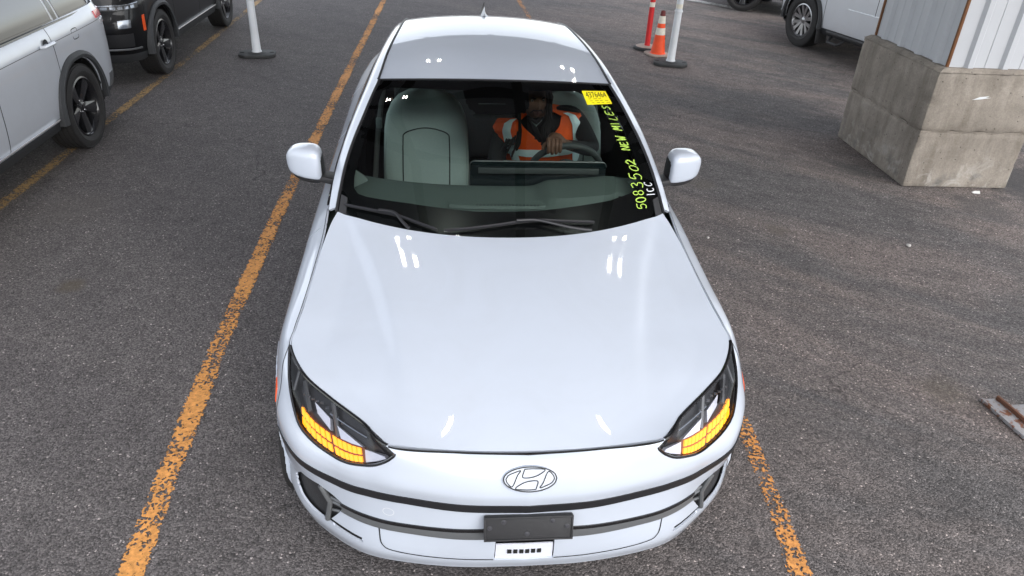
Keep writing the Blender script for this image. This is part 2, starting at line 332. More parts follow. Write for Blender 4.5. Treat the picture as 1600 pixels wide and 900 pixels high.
def near_poly(Q, poly):
    """nearest point on a closed polygon and inside test for many points"""
    Q = np.asarray(Q, float); A = np.asarray(poly, float); B = np.roll(A, -1, 0); best = np.full(len(Q), 1e9); pt = Q.copy(); ins = np.zeros(len(Q), bool)
    for a, b in zip(A, B):
        d = b - a; t = np.clip(((Q - a) @ d) / max(d @ d, 1e-12), 0, 1); p = a + t[:, None] * d; e = np.linalg.norm(Q - p, axis=1)
        k = e < best; best[k] = e[k]; pt[k] = p[k]
        if a[1] != b[1]:
            c = (a[1] > Q[:, 1]) != (b[1] > Q[:, 1]); xi = (b[0] - a[0]) * (Q[:, 1] - a[1]) / (b[1] - a[1]) + a[0]; ins ^= c & (Q[:, 0] < xi)
    return pt, best, ins
def snormal(S, U, V, sg):
    h = 1e-3; n = np.cross(S(U + h, V) - S(U - h, V), S(U, V + h) - S(U, V - h)) * sg
    return n / (np.linalg.norm(n, axis=-1, keepdims=True) + 1e-12)
SG = {}
def sheet(name, S, ur, nu, vr, nv, mat, parent=None, side=1, off=0, cuts=(), keep=None, arches=(), skirt=.006, smooth=True, dens=1):
    """a piece of a smooth surface, cut along outlines given in the surface's own coordinates"""
    sg = SG[S]; du = (ur[1] - ur[0]) / nu; dv = (vr[1] - vr[0]) / nv
    U, V = np.meshgrid(np.linspace(*ur, nu + 1), np.linspace(*vr, nv + 1), indexing='ij'); Q = np.stack([U.ravel() / du, V.ravel() / dv], 1)
    polys = list(cuts) + ([keep] if keep is not None else []); locked = np.zeros(len(Q), bool)
    for poly in polys:
        C = np.asarray(poly, float) / [du, dv]
        for c in C:
            i = np.argmin(np.linalg.norm(Q - c, axis=1) + locked * 99)
            if np.linalg.norm(Q[i] - c) < .75: Q[i] = c; locked[i] = True
        pt, dist, _ = near_poly(Q, C); k = (dist < .55) & ~locked; Q[k] = pt[k]; locked |= k
    U = (Q[:, 0] * du); V = (Q[:, 1] * dv)
    P = S(U, V)
    for (cy, cz, r) in arches:
        d = P[:, 1:] - [cy, cz]; l = np.linalg.norm(d, axis=1); k = (np.abs(l - r) < .022) & (P[:, 0] > .6); P[k, 1:] = [cy, cz] + d[k] / l[k][:, None] * r
    if off: P = P + snormal(S, U, V, sg) * off
    W = nv + 1; F = np.array([(i * W + j, (i + 1) * W + j, (i + 1) * W + j + 1, i * W + j + 1) for i in range(nu) for j in range(nv)])
    cen = Q[F].mean(1); ok = np.ones(len(F), bool)
    for poly in cuts: ok &= ~near_poly(cen, np.asarray(poly, float) / [du, dv])[2]
    if keep is not None: ok &= near_poly(cen, np.asarray(keep, float) / [du, dv])[2]
    pc = P[F].mean(1)
    for (cy, cz, r) in arches: ok &= ~((np.hypot(pc[:, 1] - cy, pc[:, 2] - cz) < r - .002) & (pc[:, 0] > .6))
    F = F[ok]
    if (sg < 0) != (side < 0): F = F[:, ::-1]
    P = P * [side, 1, 1]
    bm = bmesh.new(); used = np.unique(F); mp = {}
    for i in used: mp[i] = bm.verts.new(P[i])
    for q in F:
        c = [mp[i] for i in q]
        try: bm.faces.new(c)
        except ValueError: pass
    bmesh.ops.remove_doubles(bm, verts=bm.verts, dist=1e-5)
    if skirt:
        bm.normal_update(); be = [e for e in bm.edges if e.is_boundary]; nm = {v: v.normal.copy() for e in be for v in e.verts}
        ex = bmesh.ops.extrude_edge_only(bm, edges=be)
        for v in [g for g in ex['geom'] if isinstance(g, bmesh.types.BMVert)]:
            src = min((o for e in v.link_edges for o in [e.other_vert(v)] if o in nm), key=lambda o: (o.co - v.co).length, default=None)
            if src is not None: v.co -= nm[src] * skirt
    me = bpy.data.meshes.new(name); bm.to_mesh(me); bm.free()
    if smooth:
        me.polygons.foreach_set('use_smooth', [True] * len(me.polygons)); me.set_sharp_from_angle(angle=R(40))
    me.materials.append(MAT[mat])
    return link(bpy.data.objects.new(name, me), parent)
def on(S, u, v, off=0, side=1):
    u = np.asarray(u, float); v = np.asarray(v, float); P = S(u, v)
    if off: P = P + snormal(S, u, v, SG[S]) * off
    return P * np.array([side, 1, 1])

# ------------------------------------------------------------------ the setting
def ground():
    s = 1500
    o = obj('ground', [(-s, -s, 0), (s, -s, 0), (s, s, 0), (-s, s, 0)], [(0, 1, 2, 3)], 'asphalt', smooth=False)
    tag(o, 'grey brown worn asphalt of the lot', kind='structure')
ground()
def paint_line(name, pts, w, mat, label):
    v = []; uv = []; f = []; acc = 0
    for i, (x, y) in enumerate(pts):
        a = Vector(pts[max(i - 1, 0)]); b = Vector(pts[min(i + 1, len(pts) - 1)]); t = (b - a).normalized(); n = Vector((t.y, -t.x))
        for k in (-1, 1): v.append((x + n.x * w / 2 * k, y + n.y * w / 2 * k, .004)); uv.append(((k + 1) / 2, y))
        if i: f.append((2 * i - 2, 2 * i - 1, 2 * i + 1, 2 * i))
    o = obj(name, v, f, mat, smooth=False, uv=uv); tag(o, label, kind='structure'); return o
paint_line('road_marking', [(-1.37, 16), (-1.40, 12.9), (-1.47, 8.1), (-1.50, 5.5), (-1.52, 4.2), (-1.52, 2.5), (-1.51, 1.8), (-1.49, 1.2), (-1.47, .7), (-1.45, .29), (-1.42, -.6)], .118, 'line_orange', 'orange lane line left of the white sedan')
paint_line('road_marking', [(1.12, 16), (1.13, 13.4), (1.17, 12), (1.22, 6), (1.225, 1.0), (1.19, .53), (1.15, .19), (1.08, -.6)], .105, 'line_worn', 'worn orange lane line right of the white sedan')
paint_line('road_marking', [(-3.58, -4), (-3.56, 3.6), (-3.55, 5.9), (-3.53, 8.3), (-3.54, 12.5), (-3.55, 18)], .115, 'line_faded', 'faded orange line beneath the parked sport utility vehicles')
paint_line('road_marking', [(3.3, 16.2), (4.1, 14.9), (4.9, 13.9), (5.6, 13.0)], .30, 'line_white', 'faint white line by the dark vehicle')

def canopy():
    """the roof over the lane; the photograph shows its underside mirrored in windscreen and bonnet"""
    x0, x1, y0, y1, z = -2.7, 5.3, -1.3, 11.5, 4.9
    root = empty('canopy', (x0, y0, z)); tag(root, 'steel canopy roof over the lane, mirrored in the sedan windscreen', 'canopy')
    lx, ly = x1 - x0, y1 - y0
    v = []; f = []; x = 0; prof = []
    while x < lx:
        prof += [(x, 0), (x + .30, 0), (x + .34, .045), (x + .41, .045), (x + .45, 0)]; x += .45
    for px, pz in prof: v += [(px, 0, pz), (px, ly, pz)]
    f = [(2 * i, 2 * i + 2, 2 * i + 3, 2 * i + 1) for i in range(len(prof) - 1)]
    obj('roof_deck', v, f, 'canopy_deck', root, smooth=False)
    n = 11
    for i in range(n):
        y = .1 + (ly - .2) * i / (n - 1)
        MB().box((lx / 2, y, -.12), (lx, .07, .2)).build('purlin', 'canopy_steel', root, bevel=.006)
    for i in range(6):
        x = .15 + (lx - .3) * i / 5
        MB().box((x, ly / 2, -.34), (.12, ly, .22)).build('beam', 'canopy_steel', root, bevel=.008)
    for xx in (0, lx): MB().box((xx, ly / 2, -.1), (.04, ly + .1, .5)).build('fascia', 'sheet_white', root, bevel=.005)
    for yy in (0, ly): MB().box((lx / 2, yy, -.1), (lx, .04, .5)).build('fascia', 'sheet_white', root, bevel=.005)
    # twin tube fittings, seen as pairs of strokes in the bonnet
    where = ['near the front edge of the bonnet, left', 'near the front edge of the bonnet, right', 'in the bonnet below the windscreen, left', 'in the bonnet below the windscreen, right', 'in the car roof, left', 'in the car roof, right']
    for i, (fx, fy) in enumerate(((-.55, 1.37), (1.42, 1.39), (-1.02, 3.92), (2.02, 4.0), (-.64, 6.75), (1.56, 6.75))):
        r = empty('light_fixture', (fx, fy, 4.42)); tag(r, 'small tube lamp under the canopy, mirrored ' + where[i], 'lamp', 'tube lamps under the canopy')
        MB().box((0, 0, .03), (.30, .15, .04)).build('housing', 'canopy_steel', r, bevel=.006)
        for k in (-.112, -.078, .078, .112): MB().tube([(k, -.06, 0), (k, .06, 0)], .007, 10).build('tube', 'tube_light', r)
        for k in (-1, 1): MB().box((k * .095, .07, .008), (.06, .012, .02)).build('lamp_holder', 'fixture_white', r)
canopy()

def pillar():
    root = empty('canopy_pillar', (3.82, 4.20, 0), R(-1.5)); tag(root, 'concrete block pillar clad above in ribbed white metal, on the right', 'pillar')
    W, D = .98, 1.37
    def course(z0, z1, sx):
        bm = bmesh.new(); n = 14
        m = MB().box((W / 2, D / 2, (z0 + z1) / 2), (W, D, z1 - z0))
        o = m.build('concrete_block', 'concrete', root, bevel=.020, seg=2)
        bm.from_mesh(o.data); bmesh.ops.subdivide_edges(bm, edges=[e for e in bm.edges if e.calc_length() > .2], cuts=16, use_grid_fill=True)
        for v in bm.verts:      # uneven cast faces and chipped arrises
            p = v.co * 1.0; q = math.sin(p.x * 23 + sx) * math.sin(p.y * 19 + 2 * sx) * math.sin(p.z * 27) + .6 * math.sin(p.x * 61 + p.z * 47) * math.sin(p.y * 57 + p.z * 31)
            edge = sum(min(abs(a - lo), abs(a - hi)) < .03 for a, lo, hi in ((p.x, 0, W), (p.y, 0, D), (p.z, z0, z1)))
            k = .0012 + (.005 if edge > 1 and q > .45 else 0)
            v.co -= v.normal * k * (q + 1) if edge > 1 else v.normal * .0012 * q
        bm.to_mesh(o.data); bm.free(); return o
    course(.0, .506, 0); course(.512, 1.02, 1)
    MB().box((W / 2, D / 2, .509), (W - .026, D - .026, .02)).build('mortar_joint', 'concrete', root)
    # sloping mortar bed on top
    b = MB(); b.add([(.0, .0, 1.018), (W, 0, 1.018), (W, D, 1.018), (0, D, 1.018), (.05, .03, 1.05), (W, .03, 1.05), (W, D - .04, 1.05), (.05, D - .04, 1.05)], [(0, 1, 5, 4), (1, 2, 6, 5), (2, 3, 7, 6), (3, 0, 4, 7), (4, 5, 6, 7)])
    b.build('capping', 'concrete', root, smooth=False)
    z0, z1 = 1.05, 4.85
    def ribs(a0, a1, name, mat, fn, first):
        """one ribbed sheet: a along the wall, depth outwards"""
        prof = [(a0, 0)]; a = first
        while a < a1 - .08:
            prof += [(a - .045, 0), (a - .022, .03), (a + .022, .03), (a + .045, 0), (a + .135, 0), (a + .141, .005), (a + .147, 0)]; a += .305
        prof = [p for p in prof if p[0] <= a1]; prof.append((a1, 0))
        v = []
        for p in prof: v += [fn(p[0], p[1], z0), fn(p[0], p[1], z1)]
        obj(name, v, [(2 * i, 2 * i + 2, 2 * i + 3, 2 * i + 1) for i in range(len(prof) - 1)], mat, root, smooth=False)
    y0, x0 = .060, .095
    ribs(.0, .92, 'cladding_sheet', 'sheet_white', lambda a, d, z: (x0 + a, y0 + .01 - d, z), .18)
    ribs(.0, 1.22, 'cladding_sheet', 'sheet_white', lambda a, d, z: (x0 - d, y0 + .04 + a, z), .13)
    ribs(.0, .92, 'cladding_sheet', 'sheet_white', lambda a, d, z: (x0 + a, D - .06 + d, z), .18)
    ribs(.0, 1.22, 'cladding_sheet', 'sheet_white', lambda a, d, z: (W + d, y0 + .04 + a, z), .13)
    MB().box((x0 - .004, y0 + .012, (z0 + z1) / 2), (.024, .024, z1 - z0)).build('corner_trim', 'trim_orange', root, bevel=.004)
    MB().box((x0 - .004, D - .05, (z0 + z1) / 2), (.02, .03, z1 - z0)).build('corner_trim', 'trim_orange', root, bevel=.004)
    MB().prism([(.36, .80), (.42, .825), (.50, .835), (.47, .82), (.52, .822), (.44, .808)], 0, .003, Matrix(((1, 0, 0, 0), (0, 0, -1, -.0005), (0, 1, 0, 0), (0, 0, 0, 1)))).build('scrape', 'marker_white', root, smooth=False)
pillar()

# ---- smooth surfaces of the sedan (numpy only): x half width, y back from the nose, z up
def crom(P, t):
    P = np.asarray(P, float); n = len(P); t = np.clip(np.asarray(t, float), 0, n - 1)
    i = np.minimum(t.astype(int), n - 2); f = (t - i)
    sh = f.shape + (1,) * (P.ndim - 1); f = f.reshape(sh)
    a = P[np.maximum(i - 1, 0)]; b = P[i]; c = P[i + 1]; d = P[np.minimum(i + 2, n - 1)]
    a = np.where((i == 0).reshape(sh), 2 * b - c, a); d = np.where((i == n - 2).reshape(sh), 2 * c - b, d)
    return .5 * (2 * b + (c - a) * f + (2 * a - 5 * b + 4 * c - d) * f ** 2 + (3 * b - a - 3 * c + d) * f ** 3)
FR = [
 [(0,.085,.215),(.22,.10,.205),(.42,.135,.20),(.57,.19,.19),(.70,.29,.18),(.80,.385,.20),(.86,.50,.23),(.885,.60,.24),(.89,.80,.22)],
 [(0,.070,.275),(.225,.085,.27),(.425,.12,.265),(.575,.175,.26),(.71,.275,.26),(.815,.372,.28),(.88,.49,.31),(.905,.6,.31),(.915,.8,.3)],
 [(0,.075,.385),(.22,.088,.375),(.415,.13,.37),(.54,.175,.365),(.65,.245,.365),(.785,.35,.385),(.875,.485,.41),(.91,.61,.42),(.925,.8,.42)],
 [(0,.073,.435),(.22,.086,.42),(.415,.128,.41),(.535,.172,.405),(.648,.24,.405),(.787,.345,.425),(.88,.482,.45),(.913,.61,.46),(.93,.8,.47)],
 [(0,.072,.497),(.22,.086,.495),(.415,.128,.497),(.53,.17,.49),(.635,.224,.485),(.785,.32,.508),(.883,.475,.525),(.915,.61,.53),(.935,.8,.54)],
 [(0,.070,.525),(.22,.085,.524),(.415,.127,.526),(.53,.168,.52),(.635,.222,.514),(.785,.315,.535),(.883,.47,.55),(.916,.61,.555),(.937,.8,.57)],
 [(0,.042,.60),(.22,.055,.60),(.42,.095,.605),(.535,.14,.60),(.64,.195,.595),(.785,.30,.605),(.878,.455,.63),(.912,.61,.64),(.935,.8,.65)],
 [(0,.058,.665),(.22,.07,.665),(.425,.11,.67),(.54,.155,.655),(.645,.215,.642),(.775,.33,.66),(.86,.49,.71),(.90,.64,.73),(.922,.8,.74)],
 [(0,.082,.705),(.225,.093,.708),(.433,.125,.715),(.55,.20,.705),(.668,.295,.71),(.782,.40,.735),(.86,.56,.765),(.882,.69,.79),(.89,.83,.81)],
 [(0,.115,.727),(.23,.125,.733),(.458,.150,.743),(.556,.265,.752),(.684,.39,.767),(.78,.495,.785),(.847,.632,.805),(.845,.73,.823),(.832,.85,.847)]]
SIDE = [(1.07,.937,.818,1.05,.882),(1.30,.932,.802,1.29,.938),(1.55,.93,.803,1.52,.986),(1.98,.932,.814,1.98,1.008),(2.6,.935,.81,2.6,1.024),
        (3.3,.94,.795,3.3,1.035),(3.7,.94,.775,3.7,1.045),(4.1,.92,.74,4.1,1.062),(4.45,.875,.685,4.45,1.08),(4.70,.76,.60,4.66,1.06),(4.82,.45,.35,4.77,1.05),(4.85,0,0,4.80,1.05)]
TPL = [(-.055,.19),(-.025,.27),(-.012,.40),(-.008,.44),(-.002,.52),(-.001,.545),(0,.63),(-.01,.73)]
for (_y, _w, _tx, _ty, _tz) in SIDE:
    for _l, (_o, _z) in enumerate(TPL):
        FR[_l].append((max(_w + _o, 0) if _w else 0, _y, _z))
    FR[8].append((max(_w - .04, 0) if _w else 0, _y * .6 + _ty * .4, .73 + .6 * (_tz - .73)))
    FR[9].append((_tx, _ty, _tz))
FR = np.array(FR)                      # [level, station, 3]
for _l, _dy, _dz in ((1,-.006,.002),(2,-.018,.008),(3,-.014,.008),(4,-.016,.010),(5,-.019,.024),(6,.002,.004)):
    for _s in range(7): _k = 1 if _s < 6 else .5; FR[_l, _s, 1] += _dy * _k; FR[_l, _s, 2] += _dz * _k
def wrap(u, v):
    u, v = np.broadcast_arrays(np.asarray(u, float), np.asarray(v, float)); sh = u.shape
    u = u.ravel(); v = v.ravel(); A = crom(FR.transpose(1, 0, 2), u)      # [n, level, 3]
    n = len(u); L = A.shape[1]; v = np.clip(v, 0, L - 1); i = np.minimum(v.astype(int), L - 2); f = (v - i)[:, None]; r = np.arange(n)
    b = A[r, i]; c = A[r, i + 1]; a = A[r, np.maximum(i - 1, 0)]; d = A[r, np.minimum(i + 2, L - 1)]
    a = np.where((i == 0)[:, None], 2 * b - c, a); d = np.where((i == L - 2)[:, None], 2 * c - b, d)
    P = .5 * (2 * b + (c - a) * f + (2 * a - 5 * b + 4 * c - d) * f ** 2 + (3 * b - a - 3 * c + d) * f ** 3)
    return P.reshape(sh + (3,))
HE = np.concatenate([FR[9, 2:9], [(.82,1.03,.880),(.805,1.2,.922),(.782,1.345,.966),(.755,1.422,1.0)]])
HC = np.polyfit(*np.array([(.115,.7275),(.17,.7473),(.25,.772),(.38,.807),(.5,.836),(.65,.870),(.8,.901),(.9,.920),(1.0,.938),(1.1,.956),(1.207,.974)]).T, 4)
CR = np.array([(.0,.40),(.234,.415),(.517,.455),(.677,.49),(.89,.54),(1.1,.60),(1.27,.67),(1.5,.74)])
def hood(t, s):
    t, s = np.broadcast_arrays(np.asarray(t, float), np.asarray(s, float)); E = crom(HE, t * (len(HE) - 1))
    cy = .115 + 1.092 * np.clip((E[..., 1] - .15) / 1.272, 0, 1); cz = np.polyval(HC, cy); q = np.abs(s) ** 2.2
    x = s * E[..., 0]; y = cy + (E[..., 1] - cy) * q; z = cz + (E[..., 2] - cz) * q
    d = np.abs(x) - np.interp(y, CR[:, 0], CR[:, 1]); fade = np.clip((y - .2) / .5, 0, 1) * np.clip((1 - np.abs(s)) * 6, 0, 1)
    z = z - fade * .017 / (1 + np.exp(-d / .011))
    return np.stack([x, y, z], -1)
WE = np.array([(.760,1.385,.965),(.757,1.44,1.005),(.747,1.53,1.066),(.727,1.67,1.149),(.697,1.78,1.222),(.664,1.884,1.286),(.632,2.02,1.345),(.600,2.168,1.394)])
WC = np.array([(1.15,.925),(1.20,.957),(1.37,1.055),(1.54,1.148),(1.68,1.218),(1.80,1.276),(1.95,1.345),(2.118,1.417)])
def wind(t, s):
    t, s = np.broadcast_arrays(np.asarray(t, float), np.asarray(s, float)); E = crom(WE, t * 7); C = crom(WC, t * 7); q = np.abs(s) ** 2.1
    return np.stack([s * E[..., 0], C[..., 0] + (E[..., 1] - C[..., 0]) * q, C[..., 1] + (E[..., 2] - C[..., 1]) * q], -1)
GS = np.array([   # greenhouse side: glass edge / roof seam, pillar outer edge, window middle, belt
 [(.764,1.44,1.005),(.752,1.53,1.066),(.733,1.67,1.149),(.669,1.884,1.287),(.606,2.168,1.397),(.577,2.5,1.455),(.542,2.9,1.482),(.515,3.3,1.475),(.50,3.7,1.40),(.50,4.1,1.26),(.52,4.45,1.14),(.54,4.66,1.075)],
 [(.797,1.455,.985),(.792,1.555,1.04),(.777,1.70,1.115),(.727,1.92,1.248),(.668,2.2,1.360),(.638,2.5,1.413),(.606,2.9,1.44),(.585,3.3,1.425),(.575,3.7,1.35),(.585,4.1,1.21),(.60,4.45,1.12),(.60,4.66,1.07)],
 [(.801,1.465,.981),(.803,1.58,1.012),(.801,1.73,1.058),(.782,1.96,1.130),(.752,2.25,1.20),(.732,2.55,1.235),(.713,2.95,1.25),(.70,3.3,1.24),(.685,3.7,1.20),(.67,4.1,1.13),(.65,4.45,1.095),(.62,4.66,1.065)],
 [(.8035,1.475,.977),(.805,1.59,.991),(.809,1.74,.998),(.814,1.98,1.008),(.8125,2.3,1.018),(.81,2.6,1.024),(.803,2.95,1.03),(.795,3.3,1.035),(.775,3.7,1.045),(.74,4.1,1.062),(.685,4.45,1.08),(.60,4.66,1.06)]])
def green(u, v):
    u, v = np.broadcast_arrays(np.asarray(u, float), np.asarray(v, float)); sh = u.shape; u = u.ravel(); v = v.ravel()
    A = crom(GS.transpose(1, 0, 2), u); out = np.stack([crom(A[k], v[k:k + 1])[0] for k in range(len(u))])
    return out.reshape(sh + (3,))
RC = np.array([(2.118,1.419),(2.5,1.487),(2.9,1.518),(3.3,1.512),(3.7,1.44),(4.1,1.30),(4.45,1.165),(4.66,1.085)])
def roof(u, s):
    u, s = np.broadcast_arrays(np.asarray(u, float), np.asarray(s, float)); E = crom(GS[0, 4:], u); C = crom(RC, u); q = np.abs(s) ** 2.3
    return np.stack([s * E[..., 0], C[..., 0] + (E[..., 1] - C[..., 0]) * q, C[..., 1] + (E[..., 2] - C[..., 1]) * q], -1)

# ------------------------------------------------------------------ white sedan
SG.update({wrap: 1, hood: -1, wind: -1, roof: -1, green: -1})
car = empty('sedan', (.0177, 0, 0), .0063)
tag(car, 'white sedan facing the camera with amber indicators lit and writing on its windscreen', 'car')
def halves(name, S, ur, nu, vr, nv, mat, parent=None, **k):
    return [sheet(name, S, ur, nu, vr, nv, mat, parent or car, side=s, **k) for s in (-1, 1)]
def ribbon(mb, S, path, w, off=.0012, side=1, closed=False, taper=False):
    """flat stroke lying on a surface; path in the surface's coordinates"""
    p = np.asarray(path, float)
    if closed: p = np.vstack([p, p[:1]])
    P = on(S, p[:, 0], p[:, 1], off, side); N_ = snormal(S, p[:, 0], p[:, 1], SG[S]) * [side, 1, 1]; n = len(P); v = []
    for i in range(n):
        if closed and i in (0, n - 1): t = P[1] - P[-2]
        else: t = P[min(i + 1, n - 1)] - P[max(i - 1, 0)]
        b = np.cross(t, N_[i]); b /= np.linalg.norm(b) + 1e-9; ww = w * (.6 if taper and i in (0, n - 1) else 1)
        v += [P[i] - b * ww / 2, P[i] + b * ww / 2]
    mb.add(v, [(2 * i, 2 * i + 1, 2 * i + 3, 2 * i + 2) for i in range(n - 1)]); return mb
def dens(path, n=6, closed=False):
    p = np.asarray(path, float)
    if closed: p = np.vstack([p, p[:1]])
    t = np.linspace(0, len(p) - 1, (len(p) - 1) * n + 1); r = crom(p, t); return r[:-1] if closed else r
HL = [(1.99, 8.35), (2.06, 8.05), (2.28, 7.55), (2.6, 7.2), (2.98, 7.03), (3.4, 6.96), (3.8, 6.96), (4.2, 7.0), (4.56, 7.04), (5.05, 7.15), (5.25, 7.38), (5.42, 7.70), (5.58, 8.08), (5.74, 8.45), (5.92, 8.78), (6.06, 8.97), (6.06, 9.05), (5.5, 9.05), (5, 9.05), (4, 9.05), (3, 9.05), (2.2, 9.05), (2.05, 8.80)]
VENT = [(5.42, 2.0), (5.25, 2.9), (5.05, 3.42), (4.56, 3.52), (4.25, 3.36), (3.95, 3.1), (3.97, 2.2), (4.0, 1.2), (4.3, 1.22), (4.6, 1.25), (5.05, 1.4), (5.3, 1.62)]
SLIT = [(4.0, 1.2), (3.99, 1.40), (3.5, 1.37), (3.04, 1.33), (2.93, 1.12), (3.5, 1.17)]
STRIP = [(-.1, 4.31), (4, 4.31), (5.5, 4.45), (6.1, 4.7), (6.1, 4.95), (5.5, 5.12), (4, 5.16), (-.1, 5.16)]
LOW = [(-.1, 2.1), (1.5, 2.12), (2.7, 2.25), (3.96, 2.5), (3.96, 3.0), (2.7, 3.0), (1.5, 2.88), (-.1, 2.88)]
CEN = [(-.1, .98), (.46, .98), (.46, 2.02), (-.1, 2.02)]
def both(name, S, ur, nu, vr, nv, mat, parent=None, **k):
    """mirrored halves welded into one mesh"""
    a, b = [sheet(name, S, ur, nu, vr, nv, mat, parent or car, side=s, **dict(k, skirt=0)) for s in (1, -1)]
    bm = bmesh.new(); bm.from_mesh(a.data); bm.from_mesh(b.data); bmesh.ops.remove_doubles(bm, verts=bm.verts, dist=2e-4)
    d = k.get('skirt', .006)
    if d:
        bm.normal_update(); be = [e for e in bm.edges if e.is_boundary]; nm = {v: v.normal.copy() for e in be for v in e.verts}
        ex = bmesh.ops.extrude_edge_only(bm, edges=be)
        for v in [g for g in ex['geom'] if isinstance(g, bmesh.types.BMVert)]:
            src = min((o for e in v.link_edges for o in [e.other_vert(v)] if o in nm), key=lambda o: (o.co - v.co).length, default=None)
            if src is not None: v.co -= nm[src] * d
    me = a.data; bm.to_mesh(me); bm.free(); me.polygons.foreach_set('use_smooth', [True] * len(me.polygons)); me.set_sharp_from_angle(angle=R(40))
    bd = b.data; bpy.data.objects.remove(b); bpy.data.meshes.remove(bd); return a
ARF, ARR = (.845, .34, .375), (3.795, .34, .375)
bumper = both('front_bumper', wrap, (0, 6.15), 132, (0, 9), 117, 'paint_white', cuts=[HL, VENT, SLIT, CEN], arches=[ARF], skirt=.008)
both('bumper_strip', wrap, (0, 6.15), 100, (3.78, 5.35), 16, 'satin_black', off=.0035, skirt=.006, arches=[ARF], parent=bumper, keep=STRIP)
both('lower_strip', wrap, (0, 3.96), 60, (2.02, 2.86), 8, 'trim_grey', off=.003, skirt=.005, parent=bumper)
both('lower_strip_edge', wrap, (0, 3.96), 60, (2.80, 3.06), 4, 'gloss_black', off=.0045, skirt=.006, parent=bumper)
both('lower_grille', wrap, (0, .55), 10, (.85, 2.2), 10, 'gloss_black', off=-.02, skirt=0, parent=bumper)
gi = both('grille_insert', wrap, (0, .447), 10, (1.0, 1.66), 10, 'reflector_white', off=-.006, skirt=.004, parent=bumper)
for k in range(6):
    u = (k - 2.5) * .0205 / .22; s = 1 if u > 0 else -1
    m = MB(); c = on(wrap, abs(u), 1.36, -.0045, s); m.box(c, (.0145, .004, .018)); m.build('grille_slot', 'dark_void', bumper)
vm = [sheet('vent_panel', wrap, (3.8, 5.6), 24, (1.0, 3.7), 24, 'black_plastic', bumper, side=s, off=-.018, skirt=0) for s in (-1, 1)]
for s in (-1, 1):
    m = MB(); m.tube([on(wrap, a, b, -.002, s) for a, b in ((4.06, 1.26), (4.3, 2.2), (4.52, 3.46))], .010, 8); m.build('vent_fin', 'trim_grey', bumper)
    for vv in (1.7, 2.2, 2.7):
        m = MB(); m.tube([on(wrap, 3.98, vv + .15, -.008, s), on(wrap, 4.18 + (vv - 1.7) * .2, vv, -.008, s)], .006, 6); m.build('vent_slat', 'trim_grey', bumper)
    sheet('splitter_slot', wrap, (2.9, 4.05), 20, (1.05, 1.45), 6, 'dark_void', bumper, side=s, off=-.012, skirt=0)
sl = dens([(2.74, 2.2), (2.60, 1.6), (2.47, 1.3), (2.2, 1.13), (1.2, 1.02), (.47, 1.0)], 6)
for s in (-1, 1): ribbon(MB(), wrap, sl, .005, .0012, s).build('panel_seam', 'dark_void', bumper)
for s in (-1, 1):
    for (a, b) in ((4.05, 4.65), (1.5, 4.62)):
        m = MB(); c = Vector(on(wrap, a, b, .0, s)); nn = Vector(snormal(wrap, np.array(a), np.array(b), 1) * [s, 1, 1]); M = Matrix.Translation(c) @ nn.to_track_quat('Z', 'Y').to_matrix().to_4x4()
        m.lathe([(.0005, .002), (.0075, .002), (.008, -.002), (.0095, -.002), (.0105, .0005), (.012, .0005), (.0125, -.006)], M, 18); m.build('parking_sensor', 'satin_black', bumper)
m = MB(); ribbon(m, wrap, [(2.42 + .17 * math.cos(a), 3.55 + .17 * math.sin(a)) for a in np.linspace(0, 2 * math.pi, 28)[:-1]], .0016, .0008, -1, True); m.build('towing_cover', 'fixture_white', bumper)
for s in (-1, 1): sheet('side_reflector', wrap, (6.5, 6.9), 8, (5.9, 6.5), 6, 'reflector_orange', car, side=s, off=.003, skirt=.004)
fend = halves('fender', wrap, (6.18, 10.38), 84, (0, 9), 60, 'paint_white', arches=[ARF])
halves('front_door', wrap, (10.41, 12.9), 40, (0, 9), 40, 'paint_white'); halves('rear_door', wrap, (12.93, 14.4), 36, (0, 9), 40, 'paint_white', arches=[ARR])
both('rear_quarter', wrap, (14.43, 20), 90, (0, 9), 50, 'paint_white', arches=[ARR])
both('inner_shell', wrap, (0, 20), 200, (0, 8.9), 30, 'liner', off=-.055, skirt=0, arches=[(.845, .34, .40), (3.795, .34, .40)])
hd = sheet('hood', hood, (.010, .994), 90, (-.993, .993), 110, 'paint_white', car, skirt=.014)
sheet('hood_liner', hood, (.0, 1), 30, (-1, 1), 40, 'liner', hd, off=-.045, skirt=0)
m = MB()
for s in (-1, 1): ribbon(m, wrap, [(a, 8.94) for a in np.linspace(0, 2.02, 30)], .006, .0015, s)
m.build('bonnet_gap', 'dark_void', bumper)
for s in (-1, 1):
    m = MB(); ribbon(m, wrap, [(a, 8.95) for a in np.linspace(6.1, 10.9, 40)], .004, .001, s); m.build('bonnet_gap', 'dark_void', hd)
    m = MB(); ribbon(m, wrap, [(6.165, v) for v in np.linspace(5.3, 8.95, 20)], .0045, .001, s); m.build('bumper_gap', 'dark_void', bumper)
